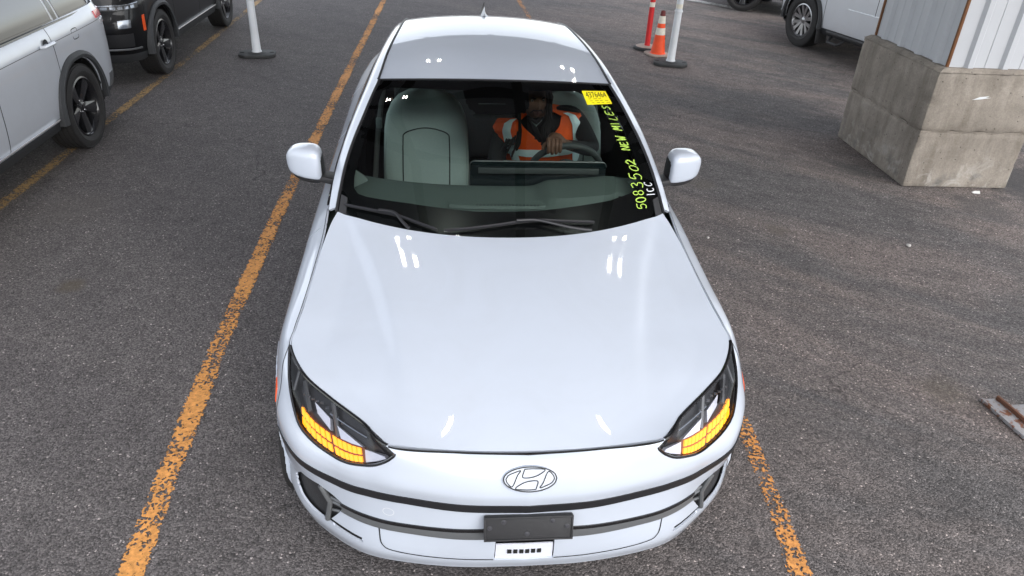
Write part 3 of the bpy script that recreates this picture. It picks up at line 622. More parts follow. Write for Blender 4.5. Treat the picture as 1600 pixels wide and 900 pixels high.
# headlights
TRI1 = [(4.50, 8.45), (4.02, 8.25), (4.06, 7.82), (4.42, 8.12)]; TRI2 = [(3.80, 8.16), (3.4, 8.05), (3.05, 7.88), (3.4, 7.80), (3.75, 7.76)]
TIP = [(3.0, 7.80), (2.6, 7.80), (2.36, 7.74), (2.33, 7.6), (2.6, 7.35), (3.02, 7.12)]
def vlow(u): return np.interp(u, [2.28, 2.6, 2.98, 3.4, 3.8, 4.2, 4.56, 5.05], [7.55, 7.2, 7.03, 6.96, 6.96, 7.0, 7.04, 7.15])
for s in (-1, 1):
    h = sheet('headlight', wrap, (1.9, 6.15), 64, (6.8, 9), 44, 'lamp_dark', car, side=s, off=-.034, keep=[(a, min(b, 9)) for a, b in HL], skirt=0)
    tag(h, 'black headlight with lit amber indicator blocks')
    g = MB(); g.tube([tuple(on(wrap, a, min(b, 8.98), -.001, s)) for a, b in dens(HL[:17], 3)], .0055, 8); g.tube([tuple(on(wrap, a, 8.97, -.003, s)) for a in np.linspace(2.05, 6.06, 40)], .007, 8); g.build('gasket', 'gloss_black', h)
    w = MB(); P1 = on(wrap, *np.array(dens([(a, min(b, 9)) for a, b in HL], 2, True)).T, -.004, s); P2 = on(wrap, *np.array(dens([(a, min(b, 9)) for a, b in HL], 2, True)).T, -.04, s); n = len(P1)
    w.add(list(P1) + list(P2), [(i, (i + 1) % n, (i + 1) % n + n, i + n) for i in range(n)]); w.build('housing_wall', 'lamp_dark', h)
    led = MB(); fr = MB()
    for c in range(12):
        a0 = 5.02 - c * .158 - (.05 if c > 5 else 0); a1 = a0 - .108
        for r_ in range(2):
            q = []
            for (a, e) in ((a0, 0), (a1, 0), (a1, 1), (a0, 1)):
                hgt = np.interp(a, [3.0, 5.05], [.30, .225]); q.append((a, vlow(a) + .10 + r_ * (hgt + .09) + e * hgt))
            q = np.array(q); o1 = on(wrap, q[:, 0], q[:, 1], -.010, s); o2 = on(wrap, q[:, 0], q[:, 1], -.022, s)
            led.add(list(o1) + list(o2), [(0, 1, 2, 3), (0, 4, 5, 1), (1, 5, 6, 2), (2, 6, 7, 3), (3, 7, 4, 0)])
    led.build('indicator_blocks', 'amber_led', h, smooth=False)
    us = np.linspace(3.02, 5.05, 24); hg = np.interp(us, [3, 5.05], [.72, .58]); A = on(wrap, us, vlow(us) + .05, -.016, s); B = on(wrap, us, vlow(us) + hg + .12, -.016, s)
    fr.add(list(A) + list(B), [(i, i + 1, i + 25, i + 24) for i in range(23)]); fr.build('indicator_bed', 'amber_frame', h)
    for poly, mt in ((TRI1, 'reflector_white'), (TRI2, 'reflector_white'), (TIP, 'reflector_white')):
        c = np.array(poly); m = MB(); o1 = on(wrap, c[:, 0], c[:, 1], -.013, s); o2 = on(wrap, c[:, 0], c[:, 1], -.030, s); k = len(c)
        m.add(list(o1) + list(o2), [tuple(range(k))] + [(i, i + k, (i + 1) % k + k, (i + 1) % k) for i in range(k)]); m.build('reflector', mt, h, smooth=False)
    for q in range(9):     # small lamps of the upper row
        a = 4.9 - q * .16; m = MB(); c = Vector(on(wrap, a, 8.60 - .05 * abs(q - 4), -.016, s)); m.box(c, (.012, .008, .006)); m.build('lamp_cell', 'lamp_clear' if q % 2 else 'trim_grey', h)
    m = MB(); m.tube([on(wrap, 5.45, 7.85, -.015, s), on(wrap, 5.28, 8.85, -.012, s)], .006, 6); m.tube([on(wrap, 4.7, 7.95, -.018, s), on(wrap, 4.95, 8.8, -.012, s)], .008, 6); m.tube([on(wrap, 3.86, 7.75, -.02, s), on(wrap, 3.86, 8.9, -.012, s)], .009, 6); m.build('bezel_bar', 'trim_grey', h)
    m = MB(); m.tube([on(wrap, a, 8.42, -.014, s) for a in np.linspace(2.9, 4.0, 8)], .003, 6); m.build('light_guide', 'lamp_clear', h)
    sheet('lens', wrap, (1.9, 6.15), 60, (6.8, 9), 40, 'lens_glass', h, side=s, off=-.002, keep=[(a, min(b, 9)) for a, b in HL], skirt=0)
# emblem on the nose
tv = np.array([0, .034, .08]) / .0869; nv_ = np.array([0, -.92, .391])
def emb(a, b, off=0): return np.array([0, .0595, .671]) + np.array([a * .0885, .35 * (a * .0885) ** 2, 0]) + tv * b * .0435 + nv_ * off
em = MB(); k = 48; ring = [(math.cos(t), math.sin(t)) for t in np.linspace(0, 2 * math.pi, k + 1)[:-1]]
em.add([emb(a, b, .006) for a, b in ring] + [emb(a, b, -.01) for a, b in ring], [tuple(range(k))] + [(i, i + k, (i + 1) % k + k, (i + 1) % k) for i in range(k)])
eb = em.build('emblem', 'paint_white', car); tag(eb, 'oval emblem with a slanted letter outline')
def eline(paths, w, off):
    m = MB()
    for p in paths:
        p = np.array(dens(p, 5, True)); P = np.array([emb(a, b, off) for a, b in p]); n = len(P); v = []
        for i in range(n):
            t = P[(i + 1) % n] - P[i - 1]; b = np.cross(t, nv_); b /= np.linalg.norm(b) + 1e-9; v += [P[i] - b * w / 2, P[i] + b * w / 2]
        m.add(v, [(2 * i, 2 * i + 1, (2 * i + 3) % (2 * n), (2 * i + 2) % (2 * n)) for i in range(n)])
    return m
CELLS = [[(-.90, .02), (-.80, .33), (-.60, .53), (-.36, .69), (-.48, .3), (-.66, -.55), (-.84, -.28)], [(-.21, .80), (.12, .82), (.54, .72), (.34, .36), (.08, .16), (-.2, .12), (-.29, .24)],
         [(.21, -.80), (-.12, -.82), (-.54, -.72), (-.34, -.36), (-.08, -.16), (.2, -.12), (.29, -.24)], [(.90, -.02), (.80, -.33), (.60, -.53), (.36, -.69), (.48, -.3), (.66, .55), (.84, .28)]]
eline([[(a * .985, b * .97) for a, b in ring[::3]]], .0042, .0072).build('emblem_rim', 'satin_black', eb)
eline(CELLS, .0036, .0072).build('emblem_outline', 'satin_black', eb)
# number plate holder
pm = Matrix.Rotation(R(-14), 4, 'X'); pc = Vector((.004, .040, .468))
m = MB(); m.prism(rrect(.302, .092, .006, 3), -.008, .008, Matrix.Translation(pc) @ pm @ Matrix.Rotation(R(90), 4, 'X')); pl = m.build('plate_holder', 'black_plastic', car, bevel=.002)
m = MB(); fr = Matrix.Translation(pc) @ pm @ Matrix.Rotation(R(90), 4, 'X')
for (w, h, x, y) in ((.302, .007, 0, .0425), (.302, .006, 0, -.043), (.006, .08, -.148, 0), (.006, .08, .148, 0)): m.prism([(x - w / 2, y - h / 2), (x + w / 2, y - h / 2), (x + w / 2, y + h / 2), (x - w / 2, y + h / 2)], .006, .0125, fr)
m.build('plate_frame', 'black_plastic', pl, bevel=.001)
for (x, y) in ((-.085, .026), (.08, .026), (-.132, .004), (.13, .004), (-.005, -.022)):
    m = MB(); m.lathe([(.0005, .0125), (.004, .0125), (.0055, .010), (.009, .0095), (.0095, .006)], fr @ Matrix.Translation((x, y, 0)), 14); m.build('screw', 'bolt', pl)
# wheels, hidden under the wings from here
def wheel(parent, loc, r, w, side, kind, n_sp=5, name='wheel'):
    root = bpy.data.objects.new(name, None); root.location = loc; root.rotation_euler = (0, R(90 * side), 0); link(root, parent); root.empty_display_size = .1
    ri = r * (.70 if kind != 'truck' else .62)
    h = w / 2; prof = [(ri, -h * .78), (ri + .02, -h * .92), (r - .05, -h), (r - .015, -h * .9)]
    for q in range(5):
        z = -h * .74 + q * h * .37; prof += [(r, z - h * .13), (r, z + h * .13), (r - .009, z + h * .14), (r - .009, z + h * .22)]
    prof += [(r - .015, h * .9), (r - .05, h), (ri + .055, h * .99), (ri + .05, h * 1.02), (ri + .02, h * .96), (ri, h * .8), (ri - .012, h * .7), (ri - .012, -h * .78)]
    MB().lathe(prof, None, 64, closed=True).build('tyre', 'rubber', root)
    rm = 'rim_black' if kind == 'suv' else 'rim_alloy'
    MB().lathe([(ri + .004, h * .86), (ri - .012, h * .90), (ri - .022, h * .80), (ri - .035, h * .2), (ri - .05, -h * .6)], None, 56).build('rim', rm, root)
    MB().lathe([(.0005, -h * .1), (ri - .03, -h * .1)], None, 40).build('brake_disc', 'dark_void', root)
    for q in range(n_sp):
        a = 2 * math.pi * q / n_sp; M = Matrix.Rotation(a, 4, 'Z'); m = MB(); rr = ri - .014
        arms = [(0,)] if kind == 'suv' else [(-.26,), (.26,)]
        for (sp,) in arms:
            wi, wo = (.040, .062) if kind == 'suv' else (.022, .030)
            for sgn in ((-1, 1) if kind == 'suv' else (0,)):   # a spoke with a crease down its middle
                p0 = Vector((.045, 0, h * .62)); c1, s1 = math.cos(sp), math.sin(sp); p1 = Vector((rr * c1, rr * s1, h * .80)); t = (p1 - p0).normalized(); b = Vector((-t.y, t.x, 0)).normalized()
                if sgn:
                    v = [p0, p0 + b * wi * sgn - Vector((0, 0, .012)), p1 + b * wo * sgn - Vector((0, 0, .006)), p1, p0 - Vector((0, 0, .05)), p0 + b * wi * sgn - Vector((0, 0, .06)), p1 + b * wo * sgn - Vector((0, 0, .05)), p1 - Vector((0, 0, .05))]
                else:
                    v = [p0 - b * wi, p0 + b * wi, p1 + b * wo, p1 - b * wo]; v += [p - Vector((0, 0, .04)) for p in v]
                m.add([M @ p for p in v], [(0, 1, 2, 3), (4, 7, 6, 5), (0, 4, 5, 1), (1, 5, 6, 2), (2, 6, 7, 3), (3, 7, 4, 0)])
        m.build('spoke', rm, root, smooth=False)
    MB().lathe([(.0005, h * .70), (.026, h * .70), (.034, h * .66), (.07, h * .60), (.078, h * .3)], None, 28).build('hub_cap', rm, root)
    m = MB()
    for q in range(n_sp): a = 2 * math.pi * (q + .5) / n_sp; m.lathe([(.0005, h * .7), (.008, h * .7), (.010, h * .55)], Matrix.Translation((.052 * math.cos(a), .052 * math.sin(a), 0)), 8)
    m.build('wheel_nuts', 'chrome', root)
    return root
for (x, y) in ((-.80, .845), (.80, .845), (-.80, 3.795), (.80, 3.795)): wheel(car, (x, y, .345), .345, .23, 1 if x > 0 else -1, 'suv')
# windscreen and cabin glass
ws = sheet('windscreen', wind, (.08, .998), 60, (-1, 1), 70, 'windscreen_glass', car, skirt=0)
FRI = [(.92, -.935), (.57, -.93), (.35, -.93), (.30, -.92), (.275, -.89), (.268, -.84), (.27, -.57), (.26, -.17), (.265, .24), (.28, .67), (.30, .81), (.315, .87), (.34, .905), (.54, .915), (.86, .93), (.93, .915), (.945, .88), (.945, .26), (.85, .245), (.81, .20), (.80, .13), (.80, -.17), (.82, -.22), (.86, -.255), (.94, -.285), (.945, -.88)]
sheet('black_border', wind, (.06, .998), 84, (-1, 1), 110, 'frit', ws, off=-.005, cuts=[FRI], skirt=0)
for s in (-1, 1):
    m = MB(); m.tube([tuple(on(wind, t, s * .998, .002)) for t in np.linspace(.1, 1, 24)], .007, 6); m.build('glass_seal', 'satin_black', ws)
    m = MB(); c = [on(wind, t, s * x, .004) for t, x in ((.10, .985), (.245, .985), (.235, .945), (.12, .94))]; c2 = [on(wind, t, s * x, -.01) for t, x in ((.10, .985), (.245, .985), (.235, .945), (.12, .94))]
    m.add(c + c2, [(0, 1, 2, 3), (0, 4, 5, 1), (1, 5, 6, 2), (2, 6, 7, 3), (3, 7, 4, 0)]); m.build('corner_trim', 'black_plastic', ws)
m = MB(); m.tube([tuple(on(wind, 1.0, s, .0)) for s in np.linspace(-.99, .99, 30)], .006, 6); m.build('glass_seal', 'satin_black', ws)
sheet('cowl_panel', wind, (.0, .14), 8, (-.99, .99), 40, 'black_plastic', car, off=-.012, skirt=0)
for s in (-1, 1):
    sheet('roof_pillar', green, (.02, 11), 80, (.03, 1.0), 8, 'paint_white', car, side=s, skirt=.012)
    sheet('side_window', green, (1.9, 5.1), 40, (1.06, 2.94), 14, 'side_glass', car, side=s, off=-.004, skirt=0)
    sheet('side_window', green, (5.25, 8.2), 30, (1.06, 2.94), 14, 'side_glass', car, side=s, off=-.004, skirt=0)
    sheet('window_trim', green, (0, 8.4), 90, (1.0, 3.0), 24, 'gloss_black', car, side=s, off=-.001, skirt=0, cuts=[[(2.0, 1.12), (5.08, 1.12), (5.08, 2.9), (1.6, 2.9)], [(5.28, 1.12), (7.6, 1.12), (8.2, 2.9), (5.28, 2.9)]])
    sheet('quarter_panel', green, (8.4, 11), 20, (1.0, 3.0), 12, 'paint_white', car, side=s, skirt=0)
    m = MB(); m.tube([tuple(on(green, u, 2.97, .004, s)) for u in np.linspace(.4, 8.3, 50)], .006, 6); m.build('belt_moulding', 'gloss_black', car)
    m = MB(); m.tube([tuple(on(green, u, .0, .0, s)) for u in np.linspace(4, 10.5, 50)], .006, 6); m.build('roof_moulding', 'satin_black', car)
rf = sheet('roof_panel', roof, (.015, 3.3), 60, (-.985, .985), 60, 'paint_white', car, skirt=.012)
sheet('headliner', roof, (.0, 3.4), 30, (-1, 1), 30, 'headliner', rf, off=-.035, skirt=0)
sheet('rear_window', roof, (3.33, 5.9), 30, (-.97, .97), 30, 'rear_glass', car, off=-.003, skirt=0)
sheet('boot_lid', roof, (5.95, 7), 20, (-.99, .99), 30, 'paint_white', car, skirt=.01)
m = MB()
prof = [(-.05, 0, .03), (.02, .065, .026), (.09, .075, .016), (.15, .0, .03)]
v = []
for (yy, hh, ww) in ((-.06, .0, .034), (-.02, .018, .034), (.04, .05, .022), (.09, .070, .008), (.115, .066, .006), (.12, .0, .03)): v += [(-ww, yy, -.01), (0, yy, hh), (ww, yy, -.01)]
m.add([(x, 3.36 + y, 1.508 + z) for x, y, z in v], [q for i in range(5) for q in ((3 * i, 3 * i + 1, 3 * i + 4, 3 * i + 3), (3 * i + 1, 3 * i + 2, 3 * i + 5, 3 * i + 4))]); m.build('antenna_fin', 'gloss_black', car)
# wipers
for path, arm in (([(.18, -.95), (.195, -.80), (.20, -.64), (.185, -.52), (.168, -.40)], [(.14, -.56), (.17, -.60), (.203, -.65), (.20, -.74)]), ([(.17, -.36), (.20, -.10), (.22, .15), (.21, .34), (.19, .53)], [(.145, .50), (.17, .40), (.213, .2), (.216, .06)])):
    p = dens(path, 5); m = MB(); m.tube([tuple(on(wind, a, b, .017)) for a, b in p], [.003] + [.0065] * (len(p) - 2) + [.003], 6); w_ = m.build('wiper', 'wiper', car)
    m = MB(); m.tube([tuple(on(wind, a, b, .007)) for a, b in p], .004, 5); m.build('rubber_blade', 'rubber', w_)
    m = MB(); m.tube([tuple(on(wind, a, b, .028)) for a, b in dens(arm, 4)], .0072, 8); m.build('wiper_arm', 'wiper', w_)
# door mirrors
for s in (-1, 1):
    root = bpy.data.objects.new('door_mirror', None); link(root, car)
    def shell(name, mat, c, r, ex, fn, zlo=-2):
        v = []; n1, n2 = 20, 32
        def sp(x, e): return math.copysign(abs(x) ** e, x)
        for i in range(n1 + 1):
            th = -math.pi / 2 + math.pi * i / n1
            for j in range(n2):
                ph = 2 * math.pi * j / n2; x = sp(math.cos(th), ex) * sp(math.cos(ph), ex); y = sp(math.cos(th), ex) * sp(math.sin(ph), ex); z = sp(math.sin(th), ex)
                x, y, z = fn(x, y, max(z, zlo)); v.append(((c[0] + x * r[0]) * s, c[1] + y * r[1], c[2] + z * r[2]))
        return obj(name, v, [(i * n2 + j, i * n2 + (j + 1) % n2, (i + 1) * n2 + (j + 1) % n2, (i + 1) * n2 + j) for i in range(n1) for j in range(n2)], mat, root, angle=50)
    def cap(x, y, z):
        z2 = z * (1 - .24 * max(x, 0) ** 2) + (.10 * x if z < 0 else -.05 * x)
        return x + .06 * z, y * (1 - .25 * max(x, 0)) + .22 * x, z2
    shell('mirror_cap', 'paint_white', (.945, 1.795, 1.088), (.086, .075, .083), .5, cap, -.70)
    shell('mirror_base', 'black_plastic', (.940, 1.80, 1.075), (.084, .072, .080), .5, cap)
    MB().add([(s * x, y, z) for x, y, z in ((.79, 1.70, 1.00), (.79, 1.80, 1.00), (.79, 1.80, 1.035), (.79, 1.70, 1.035), (.93, 1.745, 1.012), (.93, 1.83, 1.012), (.93, 1.83, 1.04), (.93, 1.745, 1.04))], [(0, 1, 2, 3), (4, 7, 6, 5), (0, 4, 5, 1), (1, 5, 6, 2), (2, 6, 7, 3), (3, 7, 4, 0)]).build('mirror_arm', 'black_plastic', root, bevel=.008)
    MB().add([(s * x, 1.872 + .22 * (x - .945) * .9, z) for x, z in ((.89, 1.03), (.99, 1.04), (1.0, 1.12), (.89, 1.135))], [(0, 1, 2, 3)]).build('mirror_glass', 'chrome', root)
# sticker and paint-marker writing on the glass
def text_mesh(s):
    cu = bpy.data.curves.new('t', 'FONT'); cu.body = s; cu.size = 1; cu.resolution_u = 3; o = bpy.data.objects.new('t', cu); COL.objects.link(o); bpy.context.view_layer.update()
    me = bpy.data.meshes.new_from_object(o.evaluated_get(bpy.context.evaluated_depsgraph_get())); v = np.array([p.co[:2] for p in me.vertices]); f = [tuple(p.vertices) for p in me.polygons]
    bpy.data.objects.remove(o); bpy.data.curves.remove(cu); bpy.data.meshes.remove(me); return v, f
def text_on(name, s, fn, mat, parent):
    v, f = text_mesh(s); lo, hi = v.min(0), v.max(0); q = (v - lo) / (hi - lo); return obj(name, [fn(a, b) for a, b in q], f, mat, parent, smooth=False)
st = sheet('sticker', wind, (.845, .942), 8, (.715, .925), 10, 'sticker_yellow', car, off=.0025, skirt=0); tag(st, 'yellow numbered sticker at the top corner of the windscreen')
text_on('sticker_number', '4376464', lambda a, b: on(wind, .893 + b * .040, .735 + a * .175, .0036), 'ink_black', st)
m = MB()
for k in range(3):
    for q in range(4 if k else 3):
        t = .884 - k * .014; a = .745 + q * .042 + .006 * ((q * 3 + k) % 3); ribbon(m, wind, [(t, a), (t, a + .022 + .008 * (q % 2))], .003, .0036)
m.build('sticker_lines', 'ink_black', st)
def ell(cx, cy, rx, ry, a0=0, a1=360, n=12): return [(cx + rx * math.cos(R(a)), cy + ry * math.sin(R(a))) for a in np.linspace(a0, a1, n)]
GL = {'5': [[(.95, 1), (.25, .95), (.15, .52), (.6, .62), (.9, .35), (.6, .02), (.05, .08)]], '0': [ell(.5, .5, .4, .48, 100, 470, 16)], '8': [ell(.5, .75, .3, .24, -90, 270, 13) + ell(.5, .26, .36, .25, 90, -270, 13)],
      '3': [[(.1, .9), (.6, 1), (.8, .75), (.4, .55), (.85, .38), (.65, .02), (.05, .1)]], '2': [[(.1, .75), (.45, 1), (.8, .75), (.5, .35), (.05, .02), (.5, .08), (1, .0)]],
      'N': [[(.1, 0), (.15, 1), (.85, 0), (.95, 1)]], 'E': [[(.9, 1), (.2, .97), (.12, .0), (.9, .03)], [(.15, .52), (.7, .55)]], 'W': [[(0, 1), (.25, 0), (.5, .7), (.75, 0), (1.05, 1)]],
      'M': [[(0, 0), (.15, 1), (.5, .3), (.85, 1), (1, 0)]], 'I': [[(.5, 1), (.45, 0)]], 'L': [[(.2, 1), (.15, .02), (.85, .0)]], 'S': [[(.85, .9), (.45, 1), (.2, .75), (.75, .4), (.55, .02), (.1, .08)]], 'C': [ell(.55, .5, .42, .5, 50, 320, 12)], ' ': []}
def write(s, t0, t1, s0, s1, hgt, w, mat, name):
    m = MB(); n = len(s); random.seed(len(s))
    for i, ch in enumerate(s):
        wob = (random.random() - .5) * .014; sc = .82 + random.random() * .35; sl_ = .12 + random.random() * .3
        for stroke in GL[ch]:
            p = dens(stroke, 4); pth = []
            for (a, b) in p:
                f = (i + a * .80 + b * sl_) / n; pth.append((t0 + (t1 - t0) * f, s0 + (s1 - s0) * f + hgt * (.5 - b) * sc + wob))
            ribbon(m, wind, pth, w * (.8 + random.random() * .4), .0028)
    return m.build(name, mat, car, smooth=False)
tag(write('5083502', .195, .465, .862, .872, .072, .0058, 'paint_marker', 'marker_writing'), 'yellow green number written up the windscreen edge')
tag(write('NEW', .515, .615, .872, .868, .060, .0055, 'paint_marker', 'marker_writing'), 'yellow green word above the number on the windscreen edge')
tag(write('MILES', .655, .835, .868, .862, .060, .0055, 'paint_marker', 'marker_writing'), 'yellow green word below the sticker on the windscreen edge')
tag(write('ICC', .255, .335, .945, .945, .055, .0048, 'marker_white', 'marker_writing'), 'white letters in the windscreen corner')

# ------------------------------------------------------------------ cabin of the sedan
def loft(rings, closed=True, caps=True):
    n = len(rings[0]); v = [p for r_ in rings for p in r_]; f = [(i * n + k, i * n + (k + 1) % n, (i + 1) * n + (k + 1) % n, (i + 1) * n + k) for i in range(len(rings) - 1) for k in range(n if closed else n - 1)]
    if caps: f += [tuple(range(n))[::-1], tuple(range((len(rings) - 1) * n, len(rings) * n))]
    return MB().add(v, f)
def cabin():
    MB().box((0, 2.6, .26), (1.62, 3.3, .04)).build('floor_pan', 'interior_dark', car)
    MB().box((0, 1.12, .58), (1.55, .04, .62)).build('bulkhead', 'interior_dark', car)
    # dashboard
    prof = [(1.16, .86), (1.30, .93), (1.42, .968), (1.55, .992), (1.66, 1.008), (1.71, 1.004), (1.735, .985), (1.75, .93), (1.74, .82), (1.66, .70), (1.40, .62)]
    rings = []
    for x in np.linspace(-.74, .74, 61):
        k = 1 / (1 + math.exp(-(x - .20) / .015)) * 1 / (1 + math.exp((x - .60) / .022)); e = abs(x) / .74
        rings.append([(x, y + .09 * e ** 2.2 - .02 * k, z + .028 * e ** 3 + (.040 * k if .95 < z and y > 1.5 else .012 * k if z > .93 else 0)) for y, z in crom(prof, np.linspace(0, 10, 41))])
    d = loft(rings, closed=False, caps=False).build('dashboard', 'dash_grey', car)
    m = loft([[(x, 1.50 + yy + .02 * (abs(x) / .26) ** 2, .990 + zz + .008) for yy, zz in ((-.03, -.012), (-.022, .002), (.022, .008), (.03, -.008))] for x in np.linspace(-.25, .22, 16)]); m.build('defroster_trim', 'dash_grey', d)
    m = MB()
    for q in range(18): m.box((-.12 + q * .017, 1.488, 1.001), (.010, .010, .004))
    m.build('defroster_slots', 'dash_dark', d)
    # wide display panel, seen from behind
    pr_ = [(y, z) for y, z in ((1.742, .955), (1.757, 1.115), (1.775, 1.118), (1.766, .955))]
    P = rrect(.68, .165, .025, 5); m = MB(); m.prism(P, -.012, .012, Matrix.Translation((.195, 1.752, 1.036)) @ Matrix.Rotation(R(84), 4, 'X')); sc = m.build('display_panel', 'screen_glass', d, bevel=.004)
    m = MB(); m.box((.195, 1.728, 1.078), (.60, .008, .03), Matrix.Rotation(R(-6), 3, 'X')); m.build('panel_ledge', 'dash_dark', sc, bevel=.003)
    m = MB(); m.tube([(.195 + a * 1.0, 1.745 + b * .1, 1.036 + b) for a, b in rrect(.68, .165, .025, 5)], .003, 5); m.build('panel_rim', 'trim_grey', sc)
    # steering wheel
    c = Vector((.37, 1.99, .985)); nrm_ = Vector((0, .88, .47)); up = Vector((0, -.47, .88)); X = Vector((1, 0, 0)); Rr = .186
    ring_ = [c + X * Rr * math.cos(t) + up * Rr * math.sin(t) for t in np.linspace(0, 2 * math.pi, 49)]
    sw = MB().tube(ring_, .0175, 12, cap=False).build('steering_wheel', 'dash_dark', car)
    MB().tube([c - X * .165 , c - X * .06, c + X * .06, c + X * .165], [.022, .03, .03, .022], 10).build('wheel_spoke', 'dash_dark', sw)
    MB().tube([c - up * .02, c - up * .165], .02, 10).build('wheel_spoke', 'dash_dark', sw)
    MB().lathe([(.0005, .03), (.05, .028), (.07, .012), (.075, -.02), (.03, -.05), (.03, -.25)], Matrix.Translation(c) @ nrm_.to_track_quat('Z', 'Y').to_matrix().to_4x4(), 24).build('wheel_hub', 'dash_dark', sw)
    MB().tube([(.30, 1.80, 1.02), (.22, 1.82, 1.03), (.14, 1.86, 1.035)], .012, 8).build('column_stalk', 'dash_dark', sw)
    # seats
    def seat(x):
        Z = [.52, .60, .72, .85, .97, 1.06, 1.13, 1.19, 1.235, 1.262, 1.272]; Wd = [.20, .235, .245, .245, .24, .235, .222, .196, .155, .10, .04]; Dp = [.05, .07, .078, .078, .074, .068, .06, .052, .045, .036, .02]
        rings = []
        for z, w, dp in zip(Z, Wd, Dp):
            y = 2.33 + (z - .6) * .20
            rr = []
            for t in np.linspace(0, 2 * math.pi, 37)[:-1]:
                sx = math.copysign(abs(math.cos(t)) ** .55, math.cos(t)); sy = math.copysign(abs(math.sin(t)) ** .55, math.sin(t))
                hollow = .022 * math.exp(-(sx / .55) ** 2) if sy < 0 else 0
                rr.append((x + sx * w, y + sy * dp + hollow + .05 * 0, z))
            rings.append(rr)
        s = loft(rings).build('front_seat', 'seat_fabric', car)
        # stitched outline of the middle panel
        pth = [(-.13, .62), (-.132, .8), (-.13, 1.0), (-.12, 1.045), (-.06, 1.066), (0, 1.072), (.06, 1.066), (.12, 1.045), (.13, 1.0), (.132, .8), (.13, .62)]
        def fy(a, z):
            w = np.interp(z, Z, Wd); dp = np.interp(z, Z, Dp); sx = a / w; sy = (1 - min(1, abs(sx) ** (1 / .275))) ** .275
            return 2.33 + (z - .6) * .20 - sy * dp + .022 * math.exp(-(sx / .55) ** 2)
        p = dens(pth, 5); MB().tube([(x + a, fy(a, b) - .001, b) for a, b in p], .0035, 6).build('seat_seam', 'seat_seam', s)
        p = dens([(-.225, .66), (-.228, .9), (-.21, 1.08), (-.17, 1.18), (-.10, 1.235), (0, 1.250), (.10, 1.235), (.17, 1.18), (.21, 1.08), (.228, .9), (.225, .66)], 5)
        MB().tube([(x + a, fy(a, b) + .004, b) for a, b in p], .003, 6).build('seat_seam', 'seat_seam', s)
        MB().add(*(lambda P: (P.v, P.f))(MB().prism(rrect(.27, .15, .05, 6), -.04, .04, Matrix.Translation((x, 2.52, 1.38)) @ Matrix.Rotation(R(82), 4, 'X')))).build('head_restraint', 'seat_fabric', s, bevel=.015, seg=3)
        for k in (-1, 1): MB().tube([(x + k * .07, 2.475, 1.24), (x + k * .07, 2.50, 1.33)], .008, 8).build('restraint_post', 'chrome', s)
        m = MB().prism(rrect(.50, .50, .09, 5), -.07, .07, Matrix.Translation((x, 2.12, .52)) @ Matrix.Rotation(R(-6), 4, 'X')); m.build('seat_cushion', 'seat_fabric', s, bevel=.03, seg=3)
    seat(-.37); seat(.40)
    m = MB().prism(rrect(1.2, .55, .08, 4), -.06, .06, Matrix.Translation((0, 3.30, .85)) @ Matrix.Rotation(R(70), 4, 'X')); m.build('rear_seat', 'interior_dark', car, bevel=.03)
    MB().box((0, 3.75, 1.02), (1.3, .8, .03)).build('parcel_shelf', 'interior_dark', car)
    MB().box((.01, 1.98, .62), (.22, .9, .28)).build('centre_console', 'dash_dark', car, bevel=.03)
    for s in (-1, 1):
        sheet('pillar_trim', green, (.3, 5), 30, (-.0, .95), 6, 'dash_light', car, side=s, off=-.030, skirt=0)
        m = MB(); v = [(.735, 1.60, .985), (.72, 1.625, 1.095), (.70, 1.645, 1.115), (.66, 1.70, 1.06), (.615, 1.735, .985)]; k = len(v)
        m.add([(s * a, b, c_) for a, b, c_ in v] + [(s * a, b + .03, c_ - .01) for a, b, c_ in v], [tuple(range(k)), tuple(range(k, 2 * k))[::-1]] + [(i, i + k, (i + 1) % k + k, (i + 1) % k) for i in range(k)]); m.build('speaker_pod', 'dash_light', car, bevel=.006)
        m = MB(); m.tube([(s * .60, 2.66, 1.33), (s * .635, 2.62, 1.12), (s * .66, 2.58, .95), (s * .69, 2.5, .6)], .016, 6); bl = m.build('seat_belt', 'belt_web', car)
        MB().box((s * .648, 2.585, 1.03), (.035, .03, .06)).build('belt_guide', 'dash_light', bl, bevel=.006)
        sheet('door_card', wrap, (10.6, 14.2), 30, (6.5, 8.9), 8, 'dash_grey', car, side=s, off=-.05, skirt=0)
    m = MB().prism([(-.10, -.02), (.10, -.02), (.07, .05), (-.07, .05)], -.01, .02, Matrix.Translation((-.03, 1.93, 1.30)) @ Matrix.Rotation(R(35), 4, 'X')); m.build('camera_housing', 'dash_dark', car, bevel=.004)
    m = MB().prism(rrect(.24, .065, .025, 5), -.012, .012, Matrix.Translation((0.02, 2.03, 1.335)) @ Matrix.Rotation(R(85), 4, 'X')); m.build('rear_view_mirror', 'satin_black', car, bevel=.005)
cabin()

